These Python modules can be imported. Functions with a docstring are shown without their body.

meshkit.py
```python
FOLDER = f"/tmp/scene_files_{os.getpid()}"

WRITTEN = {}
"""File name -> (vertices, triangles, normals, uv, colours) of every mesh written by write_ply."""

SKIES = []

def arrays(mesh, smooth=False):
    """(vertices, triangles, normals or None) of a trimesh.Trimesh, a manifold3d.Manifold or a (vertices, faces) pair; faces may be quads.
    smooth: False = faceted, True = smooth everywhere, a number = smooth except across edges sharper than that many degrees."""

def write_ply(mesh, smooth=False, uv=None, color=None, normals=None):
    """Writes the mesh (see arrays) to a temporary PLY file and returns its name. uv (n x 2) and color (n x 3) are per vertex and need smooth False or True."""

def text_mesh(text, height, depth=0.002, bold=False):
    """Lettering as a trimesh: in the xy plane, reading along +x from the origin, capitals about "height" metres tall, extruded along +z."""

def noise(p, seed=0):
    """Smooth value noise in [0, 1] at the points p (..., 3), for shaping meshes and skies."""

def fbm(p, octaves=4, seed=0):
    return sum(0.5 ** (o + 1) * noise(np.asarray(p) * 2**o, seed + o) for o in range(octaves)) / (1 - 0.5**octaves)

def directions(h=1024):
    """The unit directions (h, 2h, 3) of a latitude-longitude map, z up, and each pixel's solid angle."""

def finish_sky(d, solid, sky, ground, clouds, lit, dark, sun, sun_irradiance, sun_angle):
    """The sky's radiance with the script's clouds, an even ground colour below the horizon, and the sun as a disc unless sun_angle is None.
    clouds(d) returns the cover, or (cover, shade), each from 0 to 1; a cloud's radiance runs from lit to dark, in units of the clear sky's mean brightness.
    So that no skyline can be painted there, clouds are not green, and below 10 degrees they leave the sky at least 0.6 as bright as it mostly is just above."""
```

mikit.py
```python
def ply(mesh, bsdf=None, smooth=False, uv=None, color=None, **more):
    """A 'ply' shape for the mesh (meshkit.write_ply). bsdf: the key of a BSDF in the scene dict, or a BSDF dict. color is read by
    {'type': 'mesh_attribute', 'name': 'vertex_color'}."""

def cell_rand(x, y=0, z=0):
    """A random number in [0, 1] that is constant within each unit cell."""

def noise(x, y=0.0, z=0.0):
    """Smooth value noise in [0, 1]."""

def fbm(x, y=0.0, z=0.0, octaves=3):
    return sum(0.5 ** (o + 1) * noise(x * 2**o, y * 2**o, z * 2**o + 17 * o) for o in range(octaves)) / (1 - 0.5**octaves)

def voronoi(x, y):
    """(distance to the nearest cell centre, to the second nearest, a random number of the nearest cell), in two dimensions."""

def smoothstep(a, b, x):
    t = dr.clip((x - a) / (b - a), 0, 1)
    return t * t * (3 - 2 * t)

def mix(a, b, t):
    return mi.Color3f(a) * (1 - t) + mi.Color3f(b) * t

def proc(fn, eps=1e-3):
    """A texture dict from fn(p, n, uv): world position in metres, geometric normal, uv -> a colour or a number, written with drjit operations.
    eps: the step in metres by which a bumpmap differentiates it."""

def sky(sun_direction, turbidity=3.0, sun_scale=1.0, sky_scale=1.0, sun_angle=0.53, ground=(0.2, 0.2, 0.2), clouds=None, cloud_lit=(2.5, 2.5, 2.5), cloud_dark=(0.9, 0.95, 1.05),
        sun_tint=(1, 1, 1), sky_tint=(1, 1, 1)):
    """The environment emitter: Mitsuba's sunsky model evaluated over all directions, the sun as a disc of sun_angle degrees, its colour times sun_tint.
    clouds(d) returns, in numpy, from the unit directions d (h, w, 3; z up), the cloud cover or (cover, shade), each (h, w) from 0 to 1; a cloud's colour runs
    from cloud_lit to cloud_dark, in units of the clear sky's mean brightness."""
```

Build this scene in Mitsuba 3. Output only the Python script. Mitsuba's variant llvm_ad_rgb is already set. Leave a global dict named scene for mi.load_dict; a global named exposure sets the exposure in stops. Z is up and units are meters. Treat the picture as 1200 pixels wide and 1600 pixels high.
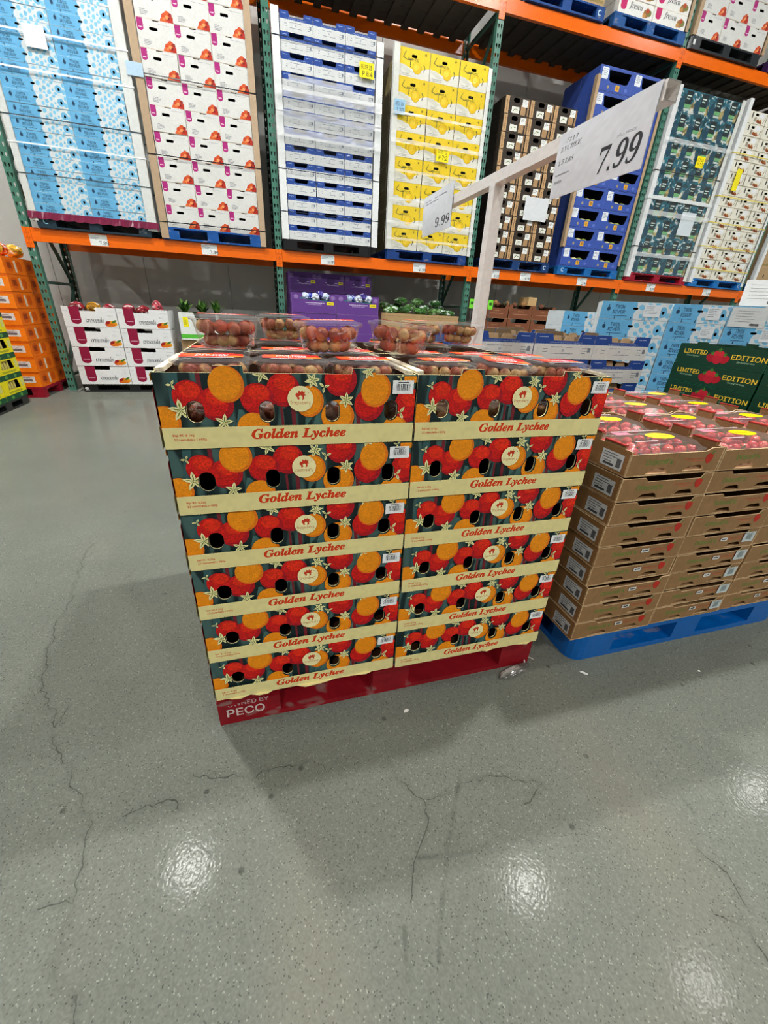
import math, random, json
import numpy as np, trimesh, drjit as dr, mitsuba as mi
import mikit, meshkit
from mikit import noise, fbm, voronoi, cell_rand, smoothstep, mix, ply
from shapely.geometry import Polygon, Point, box as sbox, LineString, MultiPolygon
from shapely import affinity
from shapely.ops import unary_union
T = mi.ScalarTransform4f
R = random.Random(7)
PI = math.pi

# ------------------------------------------------------------------ camera
EYE = np.array([0.0, 0.0, 1.290])
PITCH, ROLL, YAW, FOCAL = math.radians(26.861), math.radians(3.173), math.radians(17.221), 626.21
_f = np.array([math.sin(YAW) * math.cos(PITCH), math.cos(YAW) * math.cos(PITCH), -math.sin(PITCH)])
_r = np.cross(_f, [0, 0, 1]); _r /= np.linalg.norm(_r)
_u = np.cross(_r, _f)
_up = -math.sin(ROLL) * _r + math.cos(ROLL) * _u
scene, labels = {}, {}
scene['camera'] = {'type': 'perspective', 'fov': 2 * math.degrees(math.atan(600 / FOCAL)), 'fov_axis': 'x', 'near_clip': 0.02, 'far_clip': 200.0,
                   'to_world': T().look_at(EYE.tolist(), (EYE + _f).tolist(), _up.tolist())}
exposure = 0.0

# ------------------------------------------------------------------ lamps of the hall
LAMP_Z = 8.0
LAMP_POWER = 205.0 * 0.088 / 0.026
LAMPS = [(-2.0, 4.3, 2.05), (3.9, 2.5, 1.7), (5.9, 0.7, 0.8), (9.9, 2.6, 1.0), (-7.9, 2.6, 1.0), (-2.0, -5.6, 1.65), (3.9, -5.8, 1.65), (-7.9, -5.6, 0.9), (9.9, -5.8, 0.9)]

# ------------------------------------------------------------------ materials
def palette(p, n, uv):
    """Colour of flat print and paint: the mesh's uv holds r + 256 g and b + 256 code; code picks the grain."""
    u, v = dr.floor(uv.x + 0.5), dr.floor(uv.y + 0.5)
    g = dr.floor(u / 256); r = u - 256 * g
    code = dr.floor(v / 256); b = v - 256 * code
    c = mi.Color3f(dr.power(r / 255, 2.2), dr.power(g / 255, 2.2), dr.power(b / 255, 2.2))
    fine = noise(p.x * 90 + p.y * 60, p.z * 90 + p.y * 31, 3.0)
    c = c * (0.95 + 0.1 * fine)
    # 1 and 2: drawn fruit skin
    e = noise(p.x * 330, p.z * 520, p.y * 40) * 0.6 + noise(p.x * 700, p.z * 900, 5.0) * 0.4
    skin = 0.72 + 0.56 * smoothstep(0.30, 0.72, e)
    c = dr.select((code > 0.5) & (code < 1.5), c * skin, c)
    c = dr.select((code > 1.5) & (code < 2.5), c * (0.86 + 0.24 * smoothstep(0.3, 0.75, e)), c)
    # 3: brushed teal
    st = noise(p.x * 70 + 2 * noise(p.z * 14, p.x * 9), p.z * 5, 1.0)
    c = dr.select((code > 2.5) & (code < 3.5), mix(c * 0.55, mi.Color3f(0.052, 0.112, 0.105), smoothstep(0.40, 0.78, st)), c)
    # 4: scuffed paint
    sc = fbm(p.x * 14 + p.y * 9, p.z * 30, p.y * 14)
    c = dr.select((code > 3.5) & (code < 4.5), mix(c * (0.72 + 0.45 * sc), mi.Color3f(0.25, 0.22, 0.2), 0.5 * smoothstep(0.66, 0.8, sc)), c)
    # 5: kraft board
    kf = noise(p.x * 160, p.z * 24, p.y * 160) * 0.5 + 0.5 * sc
    c = dr.select((code > 4.5) & (code < 5.5), c * (0.86 + 0.28 * kf), c)
    # 6: crumpled bag with leaves or print showing through
    cr = noise(p.x * 27 + 3 * sc, p.z * 27, p.y * 27)
    c = dr.select((code > 5.5) & (code < 6.5), mix(c * 0.35, mix(c, mi.Color3f(0.72, 0.76, 0.74), 0.75 * smoothstep(0.62, 0.75, cr)), smoothstep(0.25, 0.55, cr)), c)
    return c

pal = mikit.proc(palette)
def principled(**k): return {'type': 'twosided', 'bsdf': {'type': 'principled', **k}}
scene['card'] = principled(base_color=pal, roughness=0.55, specular=0.35)
scene['gloss'] = principled(base_color=pal, roughness=0.22, specular=0.5)
scene['bagfilm'] = principled(base_color=pal, roughness=0.16, specular=0.7)
scene['clear'] = {'type': 'thindielectric', 'int_ior': 1.5, 'ext_ior': 1.0}
scene['milky_film'] = {'type': 'mask', 'opacity': {'type': 'rgb', 'value': [0.42, 0.42, 0.42]}, 'nested': principled(base_color={'type': 'rgb', 'value': [0.85, 0.87, 0.88]}, roughness=0.2, specular=0.9)}
scene['hazy_film'] = {'type': 'mask', 'opacity': {'type': 'rgb', 'value': [0.07, 0.07, 0.07]}, 'nested': principled(base_color={'type': 'rgb', 'value': [0.8, 0.82, 0.84]}, roughness=0.18, specular=0.9)}

CRACKS = [[(85, 1150), (104, 1200), (124, 1228), (127, 1262), (133, 1292), (126, 1345), (112, 1390), (104, 1450), (84, 1520), (103, 1548), (126, 1575), (130, 1620)],
          [(300, 1215), (330, 1215), (390, 1222), (410, 1205), (445, 1196), (480, 1190)], [(200, 1268), (222, 1260), (240, 1252), (262, 1252), (276, 1266)], [(45, 1435), (75, 1425), (106, 1418)],
          [(110, 1100), (88, 1135), (60, 1060), (85, 985), (112, 930), (134, 862), (150, 848)], [(600, 1200), (662, 1250), (668, 1290), (650, 1340), (645, 1400)], [(1115, 1020 + 400), (1135, 1432), (1165, 1440), (1180, 1470), (1200, 1500)],
          [(1090, 1320), (1140, 1370), (1165, 1420)], [(668, 1250), (720, 1228), (800, 1215), (846, 1230), (820, 1255)]]
SKIDS = [[(720, 1205), (700, 1320), (690, 1420), (686, 1500)], [(655, 1340), (712, 1335), (760, 1320)], [(632, 1450), (637, 1530)], [(1060, 1240), (1085, 1270)], [(985, 1415), (995, 1430)]]
def ray(x, y):
    d = (x - 600) / FOCAL * (math.cos(ROLL) * _r + math.sin(ROLL) * _u) - (y - 800) / FOCAL * _up + _f
    return d
def on_floor(x, y):
    d = ray(x, y); return EYE + d * (-EYE[2] / d[2])
def on_y(x, y, Y):
    d = ray(x, y); return EYE + d * ((Y - EYE[1]) / d[1])
CR_W = [[on_floor(*q)[:2] for q in c] for c in CRACKS]
SK_W = [[on_floor(*q)[:2] for q in c] for c in SKIDS]
def seg_dist(x, y, lines):
    best = mi.Float(9.0)
    for c in lines:
        for a, b in zip(c, c[1:]):
            ex, ey = float(b[0] - a[0]), float(b[1] - a[1])
            t = dr.clip(((x - float(a[0])) * ex + (y - float(a[1])) * ey) / (ex * ex + ey * ey), 0, 1)
            best = dr.minimum(best, dr.sqrt(dr.square(x - float(a[0]) - t * ex) + dr.square(y - float(a[1]) - t * ey)))
    return best
def floor_color(p, n, uv):
    x, y = p.x, p.y
    big = fbm(x * 0.9, y * 0.9, 0.0, 3); mid = fbm(x * 5, y * 5, 2.0, 3)
    grit = noise(x * 260, y * 260, 1.0); spk = cell_rand(x * 330, y * 330, 4)
    c = mi.Color3f(0.160, 0.173, 0.148) * (0.80 + 0.26 * big + 0.14 * mid) * (0.86 + 0.28 * grit)
    c = mix(c, mi.Color3f(0.24, 0.215, 0.17), 0.25 * smoothstep(0.5, 0.75, fbm(x * 2.1 + 7, y * 1.3, 5.0, 2)))
    c = dr.select(spk > 0.975, c * 1.55, dr.select(spk < 0.03, c * 0.6, c))
    w = 0.05 * (noise(x * 18, y * 18, 8.0) - 0.5) + 0.02 * (noise(x * 60, y * 60, 3.0) - 0.5)
    dk = seg_dist(x + w * 0.55, y + w * 0.55, CR_W)
    c = c * (1 - 0.50 * (1 - smoothstep(0.0003, 0.0024, dk)) * smoothstep(0.15, 0.5, noise(x * 14, y * 14, 6.0))) * (1 - 0.10 * (1 - smoothstep(0.0, 0.02, dk)))
    c = c * (1 - 0.38 * (1 - smoothstep(0.001, 0.010, seg_dist(x, y, SK_W))) * noise(x * 30, y * 30, 4.0))
    spots = voronoi(x * 4.5, y * 4.5)
    c = c * (1 - 0.45 * (1 - smoothstep(0.02, 0.05, spots[0])) * smoothstep(0.7, 0.75, spots[2]))
    return c
def floor_bump(p, n, uv):
    return noise(p.x * 240, p.y * 240, 0.0) * 0.6 + noise(p.x * 90, p.y * 90, 2.0) * 0.4
scene['concrete'] = {'type': 'twosided', 'bsdf': {'type': 'bumpmap', 'arbitrary': mikit.proc(floor_bump, 2e-3), 'scale': 0.0002,
    'bsdf': {'type': 'principled', 'base_color': mikit.proc(floor_color), 'roughness': 0.11, 'specular': 0.014}}}
scene['wall_paint'] = principled(base_color={'type': 'rgb', 'value': [0.56, 0.57, 0.54]}, roughness=0.6, specular=0.2)
scene['ceiling_paint'] = principled(base_color={'type': 'rgb', 'value': [0.30, 0.30, 0.30]}, roughness=0.8, specular=0.1)

def lychee_color(p, n, uv):
    k = noise(p.x * 26, p.y * 26, p.z * 26); d = noise(p.x * 700, p.y * 700, p.z * 700); o = noise(p.x * 45 + 5, p.y * 45, p.z * 45)
    c = mix(mi.Color3f(0.34, 0.10, 0.055), mi.Color3f(0.50, 0.30, 0.13), smoothstep(0.42, 0.66, k))
    c = mix(c, mi.Color3f(0.24, 0.05, 0.04), 0.7 * smoothstep(0.52, 0.75, o))
    return c * (0.7 + 0.6 * d)
scene['lychee_skin'] = principled(base_color=mikit.proc(lychee_color), roughness=0.55, specular=0.3)
def berry_color(p, n, uv):
    k = noise(p.x * 55, p.y * 55, p.z * 55); d = noise(p.x * 420, p.y * 420, p.z * 420)
    c = mix(mi.Color3f(0.50, 0.02, 0.025), mi.Color3f(0.62, 0.09, 0.06), smoothstep(0.4, 0.8, k))
    return mix(c, mi.Color3f(0.6, 0.35, 0.12), 0.5 * smoothstep(0.78, 0.86, d))
scene['strawberry_skin'] = principled(base_color=mikit.proc(berry_color), roughness=0.3, specular=0.5)

# ------------------------------------------------------------------ mesh helpers
def rgb(c):
    if isinstance(c, str):
        c = c.lstrip('#'); return tuple(int(c[i:i + 2], 16) for i in (0, 2, 4))
    return c
def pack(c, code=0):
    r, g, b = rgb(c)
    return (r + 256 * g, b + 256 * code)
class M:
    """Collects coloured triangles; becomes one ply."""
    def __init__(s): s.t, s.c = [], []
    def tris(s, t, col, code=0):
        t = np.asarray(t, float).reshape(-1, 3, 3)
        s.t.append(t); s.c.append(np.tile(pack(col, code), (len(t) * 3, 1))); return s
    def mesh(s, m, col, code=0): return s.tris(m.vertices[m.faces], col, code)
    def man(s, m, col, code=0):
        q = m.to_mesh(); return s.tris(q.vert_properties[:, :3][q.tri_verts], col, code)
    def box(s, x0, x1, y0, y1, z0, z1, col, code=0):
        m = trimesh.creation.box((x1 - x0, y1 - y0, z1 - z0)); m.apply_translation(((x0 + x1) / 2, (y0 + y1) / 2, (z0 + z1) / 2))
        return s.mesh(m, col, code)
    def bar(s, a, b, w, h, col, code=0):
        a, b = np.array(a, float), np.array(b, float); d = b - a; L = np.linalg.norm(d); d /= L
        x = np.cross(d, [0, 0, 1.0]); x = np.array([1.0, 0, 0]) if np.linalg.norm(x) < 1e-6 else x / np.linalg.norm(x)
        m = trimesh.creation.box((w, h, L)); v = m.vertices
        m.vertices = (a + b) / 2 + v[:, :1] * x + v[:, 1:2] * np.cross(d, x) + v[:, 2:] * d
        return s.mesh(m, col, code)
    def panel(s, poly, t, o, ux, uz, n, ext, inn, edge, code=0):
        """Board of outline poly (a along ux, b along uz), outside at o, thickness t along n (inwards)."""
        ux, uz, n, o = (np.array(q, float) for q in (ux, uz, n, o))
        for g in getattr(poly, 'geoms', [poly]):
            m = trimesh.creation.extrude_polygon(g, t, engine='earcut')
            tri = m.vertices[m.faces]; nz = m.face_normals[:, 2]
            w = o + tri[..., :1] * ux + tri[..., 1:2] * uz + tri[..., 2:] * n
            if np.dot(np.cross(ux, uz), n) < 0: w = w[:, ::-1]
            for sel, col, cd in ((nz < -0.5, ext, code), (nz > 0.5, inn, 5), (abs(nz) <= 0.5, edge, 0)):
                if sel.any(): s.tris(w[sel], col, cd)
        return s
    def face(s, poly, col, y=-0.0004, code=0, tf=None):
        """Flat print in the plane of a front (facing -y), coordinates (x, z)."""
        for g in getattr(poly, 'geoms', [poly]):
            if g.geom_type != 'Polygon' or g.area < 1e-9: continue
            v, f = trimesh.creation.triangulate_polygon(g, engine='earcut')
            v, f = np.asarray(v), np.asarray(f)
            a = v[f]
            if len(a) and np.cross(a[0, 1] - a[0, 0], a[0, 2] - a[0, 0]) < 0: a = a[:, ::-1]
            w = np.stack([a[..., 0], np.full(a.shape[:2], y), a[..., 1]], -1)
            s.tris(w if tf is None else tf(w), col, code)
        return s
    def put(s, other, f=lambda v: v):
        for t, c in zip(other.t, other.c): s.t.append(f(t)); s.c.append(c)
        return s
    def ply(s, bsdf='card'):
        v = np.vstack([t.reshape(-1, 3) for t in s.t]); uv = np.vstack(s.c).astype(float)
        return ply((v, np.arange(len(v)).reshape(-1, 3)), bsdf, uv=uv)
class Print:
    """Layers of flat print on a front; later layers lie a hair above earlier ones."""
    def __init__(s, clip=None, holes=None): s.m, s.k, s.clip, s.holes = M(), 0, clip, holes
    def add(s, poly, col, code=0, raise_=1):
        if s.clip is not None: poly = poly.intersection(s.clip)
        if s.holes is not None: poly = poly.difference(s.holes)
        s.k += raise_
        s.m.face(poly, col, -0.0003 - 0.00008 * s.k, code); return s
    def ply(s, bsdf='card'): return s.m.ply(bsdf)
def rect(x0, z0, x1, z1): return sbox(x0, z0, x1, z1)
def ell(x, z, rx, rz, rot=0, q=8): return affinity.translate(affinity.rotate(affinity.scale(Point(0, 0).buffer(1, quad_segs=q), rx, rz), rot), x, z)
def slot(x, z, w, h):
    r = min(w, h) / 2 * 0.98
    return sbox(x - w / 2 + r, z - h / 2 + r, x + w / 2 - r, z + h / 2 - r).buffer(r, quad_segs=5)
_txt = {}
def sans(s, h, bold=True):
    if (s, bold) not in _txt:
        m = meshkit.text_mesh(s, 1.0, 0.1, bold); up = m.face_normals[:, 2] > 0.9
        t = m.vertices[m.faces[up]][..., :2]
        _txt[s, bold] = unary_union([Polygon(q).buffer(0.001) for q in t]).simplify(0.012)
    return affinity.scale(_txt[s, bold], h, h, origin=(0, 0))
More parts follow.
